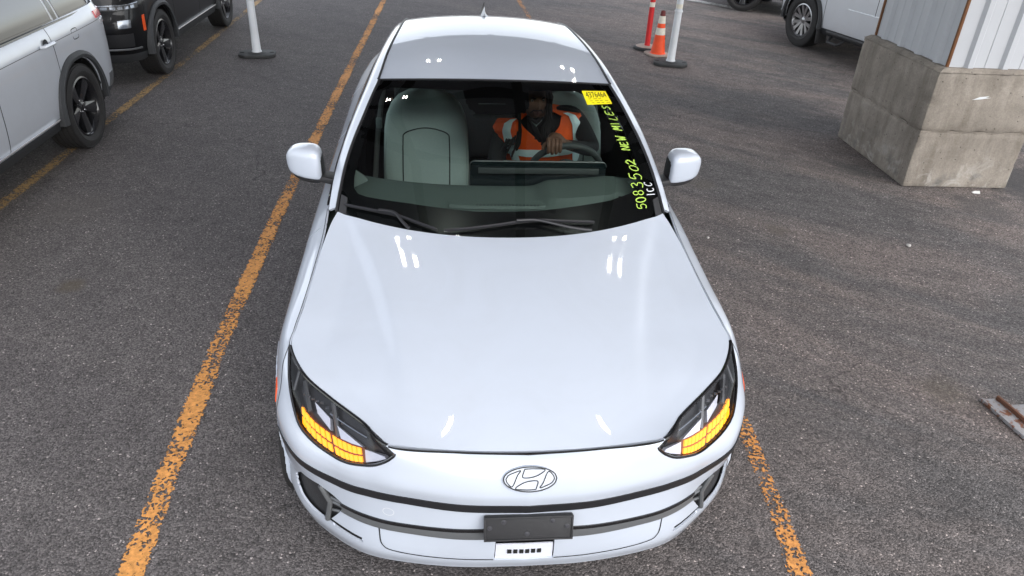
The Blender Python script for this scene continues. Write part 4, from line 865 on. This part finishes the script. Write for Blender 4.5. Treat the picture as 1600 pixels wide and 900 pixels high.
# ------------------------------------------------------------------ the driver
def driver():
    J = [((.38, 2.52, .60), .15, .13), ((.35, 2.47, .80), .15, .11), ((.30, 2.41, .98), .165, .11), ((.27, 2.36, 1.11), .13, .09), ((.25, 2.32, 1.17), .055, .055), ((.232, 2.285, 1.205), .05, .05), ((.222, 2.27, 1.25), .05, .05),
         ((.46, 2.37, 1.17), .068, .068), ((.56, 2.20, 1.02), .048, .048), ((.365, 1.985, 1.125), .029, .026), ((.315, 1.965, 1.155), .030, .022),
         ((.06, 2.39, 1.10), .068, .068), ((.02, 2.30, .85), .05, .05), ((.12, 2.12, .72), .03, .03), ((.16, 2.05, .70), .035, .025),
         ((.46, 2.44, .57), .095, .09), ((.49, 1.98, .66), .065, .065), ((.49, 1.76, .38), .045, .045), ((.49, 1.62, .33), .04, .035),
         ((.30, 2.44, .57), .095, .09), ((.28, 1.98, .66), .065, .065), ((.28, 1.76, .38), .045, .045), ((.28, 1.62, .33), .04, .035)]
    Ed = [(0, 1), (1, 2), (2, 3), (3, 4), (4, 5), (5, 6), (3, 7), (7, 8), (8, 9), (9, 10), (3, 11), (11, 12), (12, 13), (13, 14), (0, 15), (15, 16), (16, 17), (17, 18), (0, 19), (19, 20), (20, 21), (21, 22)]
    me = bpy.data.meshes.new('tmp'); me.from_pydata([j[0] for j in J], Ed, []); o = bpy.data.objects.new('tmp', me); COL.objects.link(o)
    bpy.context.view_layer.objects.active = o; sk = o.modifiers.new('s', 'SKIN'); sk.use_smooth_shade = True
    for k, j in enumerate(J): me.skin_vertices[0].data[k].radius = (j[1], j[2]); me.skin_vertices[0].data[k].use_root = (k == 0)
    ss = o.modifiers.new('u', 'SUBSURF'); ss.levels = 2; ss.render_levels = 2
    bpy.context.view_layer.update(); bme = bpy.data.meshes.new_from_object(o.evaluated_get(bpy.context.evaluated_depsgraph_get()))
    body = MB(); body.add([v.co for v in bme.vertices], [tuple(p.vertices) for p in bme.polygons]); bpy.data.objects.remove(o)
    n_body = len(body.f)
    # head
    hc = Vector((.216, 2.262, 1.297)); nu, nv2 = 36, 30; v = []
    def g(a, b, s1, s2): return math.exp(-(a / s1) ** 2 - (b / s2) ** 2)
    for i in range(nv2 + 1):
        th = -math.pi / 2 + math.pi * i / nv2
        for j in range(nu):
            ph = 2 * math.pi * j / nu; x, y, z = math.cos(th) * math.sin(ph), -math.cos(th) * math.cos(ph), math.sin(th)
            px, py, pz = x * .074, y * .094, z * .118
            if z < 0: px *= 1 - .30 * z * z; py *= 1 - .14 * z * z
            if y < 0:
                py -= .024 * g(px, pz + .022, .012, .022) + .010 * g(px, pz - .005, .009, .03)          # nose
                py -= .007 * g(px, pz - .030, .045, .010)                                                # brow
                for e in (-1, 1): py += .010 * g(px - e * .030, pz - .010, .015, .011)                   # eye sockets
                py -= .009 * g(px, pz + .060, .022, .010) + .010 * g(px, pz + .098, .022, .018)          # lips and chin
                py += .006 * g(px, pz + .078, .03, .007)
            v.append(hc + Matrix.Rotation(R(8), 3, 'Z') @ Matrix.Rotation(R(6), 3, 'X') @ Vector((px, py, pz)))
    body.add(v, [(i * nu + j, i * nu + (j + 1) % nu, (i + 1) * nu + (j + 1) % nu, (i + 1) * nu + j) for i in range(nv2) for j in range(nu)])
    for e in (-1, 1): body.tube([hc + Vector((e * .070, .012, .012)), hc + Vector((e * .082, .02, .006)), hc + Vector((e * .074, .016, -.025))], [.012, .016, .009], 8)
    # the hand on the rim: palm behind, four fingers over the front, thumb along the inside
    def finger(pts, r):
        p = crom([tuple(q) for q in pts], np.linspace(0, len(pts) - 1, (len(pts) - 1) * 4 + 1)); m = len(p)
        body.tube([tuple(q) for q in p], [r * (1.08 - .30 * k / m) * (1.07 if k % 4 == 0 and 0 < k < m - 1 else 1) * (.55 if k == m - 1 else 1) for k in range(m)], 10)
    body.tube([(.345, 1.978, 1.135), (.312, 1.962, 1.160), (.292, 1.945, 1.168), (.290, 1.925, 1.168)], [.026, .034, .036, .028], 14)
    for k, (x, ln) in enumerate(((.2625, .92), (.2830, 1.0), (.3035, .96), (.3225, .82))):
        finger([(x + .004, 1.948, 1.166), (x, 1.918, 1.172 - .002 * k), (x - .002, 1.892, 1.156), (x - .003, 1.888, 1.156 - .034 * ln), (x - .002, 1.902, 1.156 - .052 * ln)], .0112 if k < 3 else .0098)
    finger([(.270, 1.955, 1.150), (.250, 1.942, 1.140), (.238, 1.925, 1.132), (.236, 1.908, 1.126)], .0115)
    b = body.build('person', ['jacket', 'skin'], None, angle=60)
    for k, p in enumerate(b.data.polygons):
        c = p.center
        if k >= n_body or (c.z > 1.185 and c.y < 2.36 and c.x < .33) or (c.y < 2.0 and c.z > 1.09): p.material_index = 1
    b.location = (.0177, 0, 0); b.rotation_euler = (0, 0, .0063)
    tag(b, 'person in a dark jacket and orange safety vest, one hand on the steering wheel', 'person')
    Rh = Matrix.Rotation(R(8), 3, 'Z') @ Matrix.Rotation(R(6), 3, 'X')
    def H(x, y, z): return hc + Rh @ Vector((x, y, z))
    for e in (-1, 1):
        MB().lathe([(.0005, .0045), (.005, .0028), (.0075, -.002)], Matrix.Translation(H(e * .030, -.0795, .009)) @ Matrix.Rotation(R(90), 4, 'X'), 12).build('eye', 'eye_white', b)
        MB().lathe([(.0005, .0052), (.0036, .0042)], Matrix.Translation(H(e * .030, -.0805, .009)) @ Matrix.Rotation(R(90), 4, 'X'), 10).build('pupil', 'eye_dark', b)
        MB().tube([H(e * .016, -.098, .026), H(e * .032, -.096, .031), H(e * .047, -.086, .026)], [.003, .004, .002], 6).build('eyebrow', 'hair', b)
    MB().tube([H(-.022, -.092, -.054), H(0, -.103, -.051), H(.022, -.092, -.054)], [.002, .0048, .002], 6).build('mouth', 'lip', b)
    MB().tube([H(-.021, -.090, -.061), H(0, -.102, -.061), H(.021, -.090, -.061)], [.002, .0055, .002], 6).build('mouth', 'lip', b)
    MB().tube([H(-.034, -.078, -.060), H(-.022, -.094, -.040), H(0, -.104, -.038), H(.022, -.094, -.040), H(.034, -.078, -.060)], [.003, .004, .003, .004, .003], 6).build('moustache', 'hair', b)
    MB().tube([H(-.03, -.074, -.098), H(0, -.096, -.108), H(.03, -.074, -.098)], [.006, .013, .006], 8).build('beard', 'hair', b)
    # hair: cap and locks
    v = []; n1, n2 = 14, 30
    for i in range(n1 + 1):
        th = math.pi / 2 * (1 - i / n1 * 1.32)
        for j in range(n2):
            ph = 2 * math.pi * j / n2; x, y, z = math.cos(th) * math.sin(ph), -math.cos(th) * math.cos(ph), math.sin(th)
            if y < -.35 and z < .52: z = .52 + (z - .52) * .05
            v.append(H(x * .084, y * .102 + .004, z * .128 + .004))
    obj('hair_cap', v, [(i * n2 + j, i * n2 + (j + 1) % n2, (i + 1) * n2 + (j + 1) % n2, (i + 1) * n2 + j) for i in range(n1) for j in range(n2)], 'hair', b)
    random.seed(3); L_ = []
    for k in range(8):
        y = -.045 + .016 * k; rx = .010 * random.random()
        L_.append([H(-.060, y, .085), H(-.083, y + .004, .03), H(-.086, y + .006, -.06), (.150 - .007 * k, 2.215 + .012 * k, 1.12), (.140 - .010 * k + rx, 2.205 + .010 * k, 1.04), (.125 - .012 * k + rx, 2.20 + .014 * k, .955 + .10 * random.random())])
    for k in range(9):
        y = -.055 + .016 * k; rx = .012 * random.random()
        L_.append([H(.058, y, .088), H(.082, y + .004, .03), H(.087, y + .006, -.06), (.292 + .009 * k, 2.195 + .016 * k, 1.13), (.300 + .010 * k + rx, 2.195 + .018 * k, 1.08), (.306 + .010 * k + rx, 2.20 + .02 * k, 1.02 + .05 * random.random())])
    for k in range(3): L_.append([H(.030 + .012 * k, -.085, .092), H(.044 + .012 * k, -.095, .04), H(.050 + .012 * k, -.098, -.03), H(.052 + .012 * k, -.095, -.09), (.262 + .014 * k, 2.185, 1.14), (.264 + .016 * k, 2.19, 1.09)])
    for lk in L_:
        pts = crom([tuple(q) for q in lk], np.linspace(0, 5, 18)); MB().tube([tuple(q + RNG.normal(0, .0016, 3)) for q in pts], [.0065 + .0012 * ((i * 5) % 3 - 1) for i in range(17)] + [.0035], 6).build('dreadlock', 'hair', b)
    # vest
    def vest(u, h):
        u, h = np.broadcast_arrays(np.asarray(u, float), np.asarray(h, float)); t = np.radians(u * 10)
        zz = [.78, .86, .95, 1.03, 1.10, 1.145, 1.165, 1.18]; a = np.interp(h, zz, [.205, .22, .238, .256, .262, .235, .15, .085]); bb = np.interp(h, zz, [.175, .176, .176, .170, .152, .122, .088, .06])
        cx = np.interp(h, [.78, 1.0, 1.17], [.345, .290, .250]); cy = np.interp(h, [.78, 1.0, 1.17], [2.475, 2.405, 2.325]); w = 1 + .012 * np.sin(u * 2.1 + h * 21) + .008 * np.sin(u * 5.3 - h * 37)
        return np.stack([cx + a * w * np.sin(t), cy - bb * w * np.cos(t), h + (h - .78) / .4 * (.035 + .15 * a * np.sin(t)) + .018 * np.cos(2 * t) * (h > 1.0) * (h - 1.0) / .17], -1)
    SG[vest] = 1
    V_ = [(-.35, 1.005), (-1.2, 1.06), (-2.5, 1.12), (-3.8, 1.19), (3.8, 1.19), (2.5, 1.12), (1.2, 1.06), (.35, 1.005), (.12, .99), (-.12, .99)]
    arms = [[(s * (9 + 2.6 * math.cos(q)), 1.015 + .085 * math.sin(q)) for q in np.linspace(0, 2 * math.pi, 17)[:-1]] for s in (-1, 1)]
    vs_ = sheet('safety_vest', vest, (-18, 18), 90, (.78, 1.18), 44, 'vest_orange', b, cuts=[V_] + arms, skirt=.006)
    sheet('reflective_band', vest, (-18, 18), 80, (.945, .990), 4, 'vest_tape', vs_, off=.003, skirt=0, cuts=[V_])
    for (p0, p1) in ((-5.6, -4.0), (4.0, 5.6)): sheet('reflective_band', vest, (p0, p1), 6, (.80, 1.155), 30, 'vest_tape', vs_, off=.0045, skirt=0, cuts=[V_])
    MB().tube([(.205, 2.262, 1.168), (.232, 2.225, 1.155), (.262, 2.255, 1.168)], [.006, .014, .006], 8).build('shirt_collar', 'collar_white', b)
    MB().tube([(.20, 2.27, 1.175), (.225, 2.245, 1.13), (.265, 2.255, 1.06), (.285, 2.262, 1.0)], [.016, .015, .012, .01], 8).build('jacket_front', 'jacket', b)
driver()

# ------------------------------------------------------------------ parked vehicles
def utility(name, label, paint, loc, rz, sc, kind='suv', rim='suv', dark_clad='flare_plastic', wb=3.0, Ln=4.98, group=None, full=True):
    root = empty(name, loc, rz, sc); tag(root, label, 'truck' if kind == 'truck' else 'car', group)
    fa = .88; ra = fa + wb; tr = .39 if kind == 'suv' else .41; zw = tr; ar = tr + .055
    LV = [(.30, .90), (.40, .95), (.55, .972), (.75, .98), (.92, .98), (1.02, .975), (1.10, .955), (1.17, .92)]
    ST = [(0, 0), (.40, .012), (.68, .05), (.86, .13), (.955, .28), (.99, .46), (1, .70), (1, 1.0), (1, 1.35), (1, 1.75), (1, 2.2), (1, 2.7), (1, 3.2)] + [(1, Ln - 1.35), (1, Ln - .95), (.995, Ln - .62), (.98, Ln - .38), (.93, Ln - .2), (.80, Ln - .08), (.5, Ln - .02), (0, Ln)]
    T = []
    for (z, w) in LV:
        row = []
        for (fx, y) in ST:
            zt = np.interp(y, [0, .5, 1.3, 2.2, Ln], [1.02, 1.08, 1.15, 1.17, 1.20]); zz = z if z < .6 else .6 + (z - .6) * (zt - .6) / .57
            k = max(0, (z - .75)) * max(0, 1 - y / .5); kr = max(0, z - .9) * max(0, 1 - (Ln - y) / .3); ins = max(0, .45 - z) * (max(0, 1 - y / .4) + max(0, 1 - (Ln - y) / .5))
            row.append((w * fx, y + .28 * k - .35 * kr + .5 * ins * (1 if y < 1 else -1), zz))
        T.append(row)
    T = np.array(T)
    def body(u, v):
        u, v = np.broadcast_arrays(np.asarray(u, float), np.asarray(v, float)); sh = u.shape; A = crom(T.transpose(1, 0, 2), u.ravel()); v = v.ravel(); n = len(v); L = A.shape[1]; v = np.clip(v, 0, L - 1); i = np.minimum(v.astype(int), L - 2); f = (v - i)[:, None]; r = np.arange(n)
        b = A[r, i]; c = A[r, i + 1]; a = A[r, np.maximum(i - 1, 0)]; d = A[r, np.minimum(i + 2, L - 1)]
        return (.5 * (2 * b + (c - a) * f + (2 * a - 5 * b + 4 * c - d) * f ** 2 + (3 * b - a - 3 * c + d) * f ** 3)).reshape(sh + (3,))
    SG[body] = 1
    def uy(y):
        ys = [p[1] for p in ST[4:]]; return float(np.interp(y, ys, range(4, len(ST))))
    nS = len(ST) - 1; AR = [(fa, zw, ar), (ra, zw, ar)]; sides = (-1, 1)
    # body shell in panels: nose, wings, doors, tail
    doors = [1.42, 2.52, 3.55 if kind == 'suv' else 3.45]
    cutu = [0, uy(.42), uy(doors[0]), uy(doors[1]), uy(doors[2]), nS]
    names = ['front_bumper', 'fender', 'front_door', 'rear_door', 'rear_quarter']
    for s in sides:
        for q, nm in enumerate(names):
            g0 = .012 if q else 0
            sheet(nm, body, (cutu[q] + g0, cutu[q + 1] - (.012 if q < 4 else 0)), (30, 34, 34, 34, 70)[q], (1.0, 7), 50, paint, root, side=s, arches=AR, skirt=.008)
        sheet('sill_cladding', body, (0, nS), 150, (0, 1.02), 10, dark_clad, root, side=s, arches=AR, skirt=0, off=.004)
        sheet('inner_shell', body, (0, nS), 120, (0, 7), 14, 'dark_void', root, side=s, off=-.05, arches=[(fa, zw, ar + .03), (ra, zw, ar + .03)], skirt=0)
        # wheel-arch flares
        for cy in (fa, ra):
            m = MB(); rings = []
            for t in np.linspace(-4, 184, 46):
                c1, s1 = math.cos(R(t)), math.sin(R(t)); e = 1 + .035 * abs(math.sin(2 * R(t))); w0 = .972
                rg = [(s * (w0 - .03), cy + c1 * ar * e, zw + s1 * ar * e), (s * (w0 + .035), cy + c1 * (ar - .004) * e, zw + s1 * (ar - .004) * e), (s * (w0 + .042), cy + c1 * (ar + .025) * e, zw + s1 * (ar + .025) * e), (s * (w0 + .022), cy + c1 * (ar + .055) * e, zw + s1 * (ar + .055) * e), (s * (w0 - .03), cy + c1 * (ar + .06) * e, zw + s1 * (ar + .06) * e)]
                rings.append(rg)
            loft(rings, closed=False, caps=False).build('arch_flare', dark_clad, root)
            loft([[(s * .95, cy + math.cos(R(t)) * (ar + .02), zw + math.sin(R(t)) * (ar + .02)), (s * .62, cy + math.cos(R(t)) * (ar + .02), zw + math.sin(R(t)) * (ar + .02)), (s * .60, cy, zw)] for t in np.linspace(-8, 188, 30)], closed=False, caps=False).build('wheel_housing', 'dark_void', root)
            wheel(root, (s * (.86 if kind == 'suv' else .85), cy, zw), tr, .25, s, rim, 5 if rim == 'suv' else 6)
        # handles, shut lines, filler flap
        for (yy) in (doors[1] - .12, doors[2] - .12):
            c = Vector(on(body, uy(yy), 5.25, .0, s)); m = MB(); m.tube([c + Vector((s * .004, -.11, 0)), c + Vector((s * .035, -.085, 0)), c + Vector((s * .035, .085, 0)), c + Vector((s * .004, .11, 0))], [.014, .016, .016, .014], 8); hn = m.build('door_handle', paint, root)
            MB().lathe([(.0005, -.002), (.035, -.001), (.048, .003)], Matrix.Translation(c) @ Matrix.Rotation(R(90 * s), 4, 'Y'), 20).build('handle_cup', dark_clad, hn)
        for yy in (doors[0], doors[1], doors[2]):
            m = MB(); ribbon(m, body, [(uy(yy), v_) for v_ in np.linspace(1.05, 7, 14)], .009, .0008, s); m.build('door_gap', 'dark_void', root)
        m = MB(); ribbon(m, body, [(a, 5.15) for a in np.linspace(uy(doors[0]), uy(Ln - .35), 50)], .006, .001, s); m.build('painted_crease_shade', 'trim_grey', root) if kind == 'suv' and paint != 'paint_black' else None  # grey strip stands in for the shade along the body crease
        if kind == 'suv':
            fq = [(uy(Ln - .98) + a, 5.0 + b) for a, b in rrect(.30, 1.0, .12, 3)]; m = MB(); ribbon(m, body, fq, .007, .001, s, True); m.build('filler_flap_gap', 'dark_void', root)
            tl = [(uy(Ln - .42), 5.2), (uy(Ln - .42), 5.75), (18.6, 5.9), (18.6, 5.05)]
            sheet('tail_lamp', body, (uy(Ln - .46), 18.7), 30, (5.35, 6.15), 8, 'tail_red', root, side=s, off=.010, skirt=.012); sheet('reverse_lamp', body, (uy(Ln - .36), 18.5), 24, (4.65, 5.05), 8, 'tail_clear', root, side=s, off=.009, skirt=.012)
            sheet('bumper_lower', body, (uy(Ln - .42), nS), 40, (.95, 1.9), 8, 'trim_grey', root, side=s, off=.005, skirt=.006)
            sheet('side_marker', body, (uy(.345), uy(.395)), 6, (2.5, 3.6), 8, 'reflector_orange', root, side=s, off=.006, skirt=.006)
        hlamp = sheet('head_lamp', body, (1.3, 4.1), 34, (4.55, 5.25), 8, 'lamp_dark', root, side=s, off=.004, skirt=.006)
        for q in range(5):
            a = 1.75 + q * .42; m = MB(); sheet('lamp_block', body, (a, a + .30), 5, (4.68, 5.12), 4, 'lamp_clear', hlamp, side=s, off=.010, skirt=.004)
        sheet('light_strip', body, (1.2, 4.15), 30, (5.26, 5.40), 3, 'lamp_clear', root, side=s, off=.008, skirt=.003)
        sheet('fog_lamp', body, (2.5, 3.3), 10, (2.9, 3.5), 6, 'lamp_clear', root, side=s, off=.006, skirt=.004)
        sheet('lower_intake', body, (1.2, 3.4), 20, (1.6, 2.5), 8, 'satin_black', root, side=s, off=.003, skirt=.002)
        m = MB(); m.tube([on(body, a, 1.45, .012, s) for a in np.linspace(0, 3.9, 20)], .012, 6); m.build('bumper_lip', 'trim_grey', root)
        if kind == 'suv':
            m = MB(); m.tube([on(body, uy(y_), 1.22, .010, s) for y_ in np.linspace(fa + ar + .05, ra - ar - .05, 12)], .010, 6); m.build('sill_strip', 'chrome', root)
    # bonnet
    ue = np.linspace(2.6, uy(1.38), 12); BE = body(ue, np.full(12, 7.0)); yc0, yc1 = .10, 1.16
    def bonnet(t, s):
        t, s = np.broadcast_arrays(np.asarray(t, float), np.asarray(s, float)); E = crom(BE, t * 11); y = yc0 + (yc1 - yc0) * t; z = np.interp(y, [.1, .3, 1.2], [1.06, 1.11, 1.20]); q = np.abs(s) ** 2.4
        return np.stack([s * E[..., 0], y + (E[..., 1] - y) * q, z + (E[..., 2] - z) * q], -1)
    SG[bonnet] = -1; sheet('bonnet', bonnet, (0, 1), 40, (-1, 1), 40, paint, root, skirt=.01)
    # cabin
    gr = Ln if kind == 'suv' else 3.75
    B = [(0, 1.10), (.5, 1.15), (.80, 1.30), (.905, 1.52), (.915, 2.2), (.915, 2.2 + (gr - 2.9) * .45), (.905, gr - .75), (.87, gr - .33), (.76, gr - .15), (.4, gr - .08), (0, gr - .07)]
    Tp = [(0, 1.92), (.38, 1.95), (.60, 2.02), (.70, 2.13), (.735, 2.45), (.735, 2.4 + (gr - 2.9) * .42), (.72, gr - .95), (.69, gr - .62), (.62, gr - .48), (.3, gr - .42), (0, gr - .41)]
    zb = 1.165; zt = 1.68
    G = np.array([[(x, y, zb) for x, y in B], [(x * .62 + X2 * .38 + .018, y * .62 + Y2 * .38, zb + .2) if x else (0, y * .62 + Y2 * .38, zb + .2) for (x, y), (X2, Y2) in zip(B, Tp)], [(x, y, zt) for x, y in Tp], [(x * .86, y + (.06 if y < 3 else -.06), zt + .055) for x, y in Tp], [(x * .45, np.clip(y, 2.15, gr - .7), zt + .085) for x, y in Tp], [(0, np.clip(y, 2.2, gr - .75), zt + .092) for x, y in Tp]])
    def cab(u, v):
        u, v = np.broadcast_arrays(np.asarray(u, float), np.asarray(v, float)); sh = u.shape; u = u.ravel(); v = v.ravel(); A = crom(G.transpose(1, 0, 2), u); return np.stack([crom(A[k], v[k:k + 1])[0] for k in range(len(u))]).reshape(sh + (3,))
    SG[cab] = 1
    for s in sides:
        cs = sheet('cabin_frame', cab, (0, 10), 70, (0, 5), 24, paint, root, side=s, skirt=0)
        for (a, b) in ((3.05, 4.42), (4.55, 5.55), (5.68, 6.95)):
            wn = sheet('side_window', cab, (a, b), 20, (.12, 1.8), 12, 'tint_glass', root, side=s, off=.004, skirt=.004)
            m = MB(); ribbon(m, cab, [(q, .10) for q in np.linspace(a, b, 16)], .025, .008, s); m.build('window_trim', 'gloss_black', wn)
        for a in (4.485, 5.615):
            m = MB(); ribbon(m, cab, [(a, q) for q in np.linspace(.1, 1.85, 10)], .07, .003, s); m.build('door_pillar', 'gloss_black', root)
        m = MB(); m.tube([on(cab, q, .02, .012, s) for q in np.linspace(2.9, 7.3, 40)], .013, 6); m.build('belt_trim', 'gloss_black', root)
        sheet('front_window', cab, (0, 2.5), 20, (.12, 1.85), 12, 'tint_glass', root, side=s, off=.004, skirt=0); sheet('rear_window', cab, (8.3, 10), 14, (.3, 1.8), 12, 'tint_glass', root, side=s, off=.004, skirt=0)
        m = MB().prism(rrect(.24, .17, .05, 5), -.05, .05, Matrix.Translation((s * 1.08, 1.60, 1.22)) @ Matrix.Rotation(R(90), 4, 'X')); mr = m.build('door_mirror', paint, root, bevel=.02, seg=3)
        MB().box((s * .95, 1.60, 1.17), (.14, .05, .04)).build('mirror_arm', 'black_plastic', mr, bevel=.01)
    # grille
    for q in range(7):
        x = (q - 3) * .13; m = MB(); m.prism(rrect(.095, .13, .02, 3), -.006, .006, Matrix.Translation((x, .045 + .12 * x * x, .90)) @ Matrix.Rotation(R(98), 4, 'X')); m.build('grille_slot', 'gloss_black', root)
    if kind == 'truck':
        MB().box((0, 4.6, 1.12), (1.74, 1.62, .03)).build('bed_cover', 'black_plastic', root)
        for s in (1, -1):
            sheet('door_moulding', body, (uy(1.50), uy(3.42)), 60, (1.05, 3.3), 20, paint, root, side=s, off=.016, skirt=.018, keep=[(uy(1.52), 1.2), (uy(1.62), 2.0), (uy(1.80), 2.95), (uy(1.95), 3.1), (uy(3.40), 3.1), (uy(3.40), 1.1), (uy(1.9), 1.1)])
            MB().tube([(s * .93, 1.55, .36), (s * .93, 3.5, .36)], .04, 10).build('side_step', 'black_plastic', root)
            for (a, b) in ((1.62, 1.95), (2.72, 3.05)):
                MB().tube([(s * .84, a, .36), (s * .97, a + .03, .25), (s * 1.0, a + .06, .235), (s * 1.0, b - .06, .235), (s * .97, b - .03, .25), (s * .84, b, .36)], .022, 8).build('step_hoop', 'black_plastic', root)
            MB().box((s * .90, fa + ar + .02, .36), (.20, .02, .42), Matrix.Rotation(R(6), 3, 'X')).build('mud_flap', 'black_plastic', root, bevel=.006)
    return root, body, uy
_, sb, suy = utility('sport_utility_vehicle', 'silver sport utility vehicle cut by the left edge, its rear wheel showing', 'paint_silver', (-4.285, 1.38, 0), 0, .92, group='sport utility vehicles parked in line')
root2, bb_, buy = utility('sport_utility_vehicle', 'black sport utility vehicle nose to the tail of the silver one', 'paint_black', (-4.42, 6.66, 0), 0, .92, group='sport utility vehicles parked in line')
text_on('door_badge', 'GRAND CHEROKEE', lambda a, b: on(bb_, buy(1.52) + a * (buy(2.28) - buy(1.52)), 3.25 + b * .32, .004), 'chrome', root2)
utility('pickup_truck', 'silver pickup truck half hidden behind the concrete pillar', 'paint_truck', (5.98, 10.98, 0), R(192), .95, kind='truck', rim='truck', wb=3.5, Ln=5.6)
utility('sport_utility_vehicle', 'dark vehicle at the top edge beyond the silver pickup', 'paint_black', (5.30, 14.15, 0), R(233), .92)

# ------------------------------------------------------------------ posts, cone, litter
def rubber_base(root, name, w, d, h, mat, ch):
    P = [(-w / 2, -d / 2 + ch), (-w / 2 + ch, -d / 2), (w / 2 - ch, -d / 2), (w / 2, -d / 2 + ch), (w / 2, d / 2 - ch), (w / 2 - ch, d / 2), (-w / 2 + ch, d / 2), (-w / 2, d / 2 - ch)]
    m = MB().prism(P, .003, h); return m.build(name, mat, root, bevel=.008)
def white_post(x, y, rz, label, lean):
    r = empty('delineator_post', (x, y, 0), rz); tag(r, label, 'post', 'white delineator posts')
    b = rubber_base(r, 'base', .46, .36, .042, 'base_rubber', .085)
    MB().lathe([(.12, .042), (.11, .048), (.07, .054), (.0005, .054)], None, 28).build('base_boss', 'base_rubber', b)
    for k in (-1, 1): MB().box((k * .185, .0, .0430), (.05, .018, .006)).build('base_slot', 'dark_void', b)
    M = Matrix.Rotation(R(lean), 4, 'Y')
    MB().lathe([(.064, .045), (.064, .06), (.055, .075), (.050, .30), (.047, .695), (.047, .70)], M, 32).build('tube', 'post_white', r)
    MB().lathe([(.047, .695), (.055, .70), (.055, .715), (.048, .722)], M, 32).build('collar', 'post_white', r)
    MB().lathe([(.045, .72), (.044, .80), (.044, 1.05)], M, 32).build('upper_tube', 'post_white', r)
    MB().lathe([(.0448, .745), (.0446, .80)], M, 32).build('reflective_band', 'reflective_white', r)
    MB().tube([M @ Vector((-.03, 0, 1.05)), M @ Vector((-.03, 0, 1.12)), M @ Vector((0, 0, 1.15)), M @ Vector((.03, 0, 1.12)), M @ Vector((.03, 0, 1.05))], .014, 8).build('handle', 'post_white', r)
white_post(-2.72, 8.42, R(8), 'white delineator post on a black base, left of the white car', -.5)
white_post(2.84, 8.52, R(-14), 'white delineator post on a black base, beside the orange cone', .8)
def red_post():
    r = empty('delineator_post', (2.73, 9.45, 0), 0); tag(r, 'red delineator post with a white band behind the orange cone', 'post')
    MB().lathe([(.20, .003), (.20, .03), (.17, .045)], None, 32).build('base', 'base_rubber', r); MB().lathe([(.17, .045), (.09, .055), (.0005, .056)], None, 32).build('base_top', 'base_dirty', r)
    MB().lathe([(.045, .05), (.040, .08), (.038, .60)], None, 24).build('tube', 'post_red', r); MB().lathe([(.0385, .60), (.0385, .665)], None, 24).build('reflective_band', 'reflective_white', r)
    MB().lathe([(.038, .665), (.038, .70), (.044, .705), (.044, .72), (.038, .725), (.036, 1.02), (.0005, 1.03)], None, 24).build('upper_tube', 'post_red', r)
red_post()
def cone():
    r = empty('traffic_cone', (2.80, 9.08, 0), R(10)); tag(r, 'orange traffic cone with two white bands and a worn base', 'cone')
    rubber_base(r, 'base', .33, .33, .03, 'base_dirty', .05)
    def rad(z): return .102 - (z - .03) * .122
    zz = [.03, .29, .385, .445, .545, .61]; mats = ['cone_orange', 'reflective_white', 'cone_orange', 'reflective_white', 'cone_tip']; nms = ['cone_body', 'reflective_band', 'cone_body', 'reflective_band', 'cone_tip']
    for k in range(5):
        o_ = .0015 if 'white' in mats[k] else 0
        pf = [(rad(zz[k]) + o_, zz[k]), (rad((zz[k] + zz[k + 1]) / 2) + o_, (zz[k] + zz[k + 1]) / 2), (rad(zz[k + 1]) + o_, zz[k + 1])]
        if k == 0: pf = [(.115, .03), (.104, .04)] + pf[1:]
        if k == 4: pf += [(.026, .612), (.024, .60)]
        MB().lathe(pf, None, 32).build(nms[k], mats[k], r)
    MB().prism([(-.02, .0), (.03, .03), (.04, .055), (.02, .05), (.035, .075), (-.005, .035)], 0, .002, Matrix.Translation((.036, -.066, .20)) @ Matrix.Rotation(R(80), 4, 'X') @ Matrix.Rotation(R(28), 4, 'Y')).build('scuff', 'ink_black', r, smooth=False)
cone()
def debris():
    r = empty('scrap_metal', (2.665, 1.06, 0), R(6), .88); tag(r, 'rusty bent metal plate lying on the asphalt at the right edge', 'debris')
    MB().prism([(-.055, -.17), (.02, -.19), (.055, -.15), (.04, .18), (-.06, .19)], .004, .016).build('channel', 'rusty_metal', r, bevel=.003)
    MB().box((-.055, .01, .016), (.014, .35, .024)).build('rolled_edge', 'rusty_metal', r, bevel=.005)
    MB().box((.052, .01, .022), (.018, .34, .036)).build('rusty_flange', 'rust', r, bevel=.004)
    MB().prism([(.06, .12), (.30, .10), (.30, -.02), (.06, -.005)], .006, .014).build('plate', 'rusty_metal', r, bevel=.002)
    MB().prism([(.06, -.03), (.30, -.05), (.30, -.15), (.10, -.14)], .006, .014).build('plate', 'rusty_metal', r, bevel=.002)
    MB().tube([(.06, -.013, .014), (.30, -.033, .014)], .007, 8).build('rod', 'rust', r)
debris()
def litter():
    tag(MB().add([(0, 0, .003), (.05, -.01, .004), (.06, .02, .02), (.03, .04, .012), (-.01, .025, .006)], [(0, 1, 2, 3, 4)]).build('paper_scrap', 'paper_litter'), 'white scrap of litter at the foot of the concrete pillar', 'litter').location = (4.42, 4.06, 0)
    me = None
    for k, (x, y, s, lb) in enumerate(((3.22, 3.03, .018, 'small white pebble in front of the concrete pillar'), (1.70, 3.15, .012, 'tiny pale pebble on the asphalt right of the sedan mirror'))):
        bm = bmesh.new(); bmesh.ops.create_icosphere(bm, subdivisions=2, radius=s)
        for v in bm.verts: v.co *= 1 + .25 * math.sin(v.co.x * 190 + k) * math.cos(v.co.y * 170); v.co.z *= .6
        o = from_bm('pebble', bm, 'pebble'); o.location = (x, y, s * .55); tag(o, lb, 'pebble')
litter()
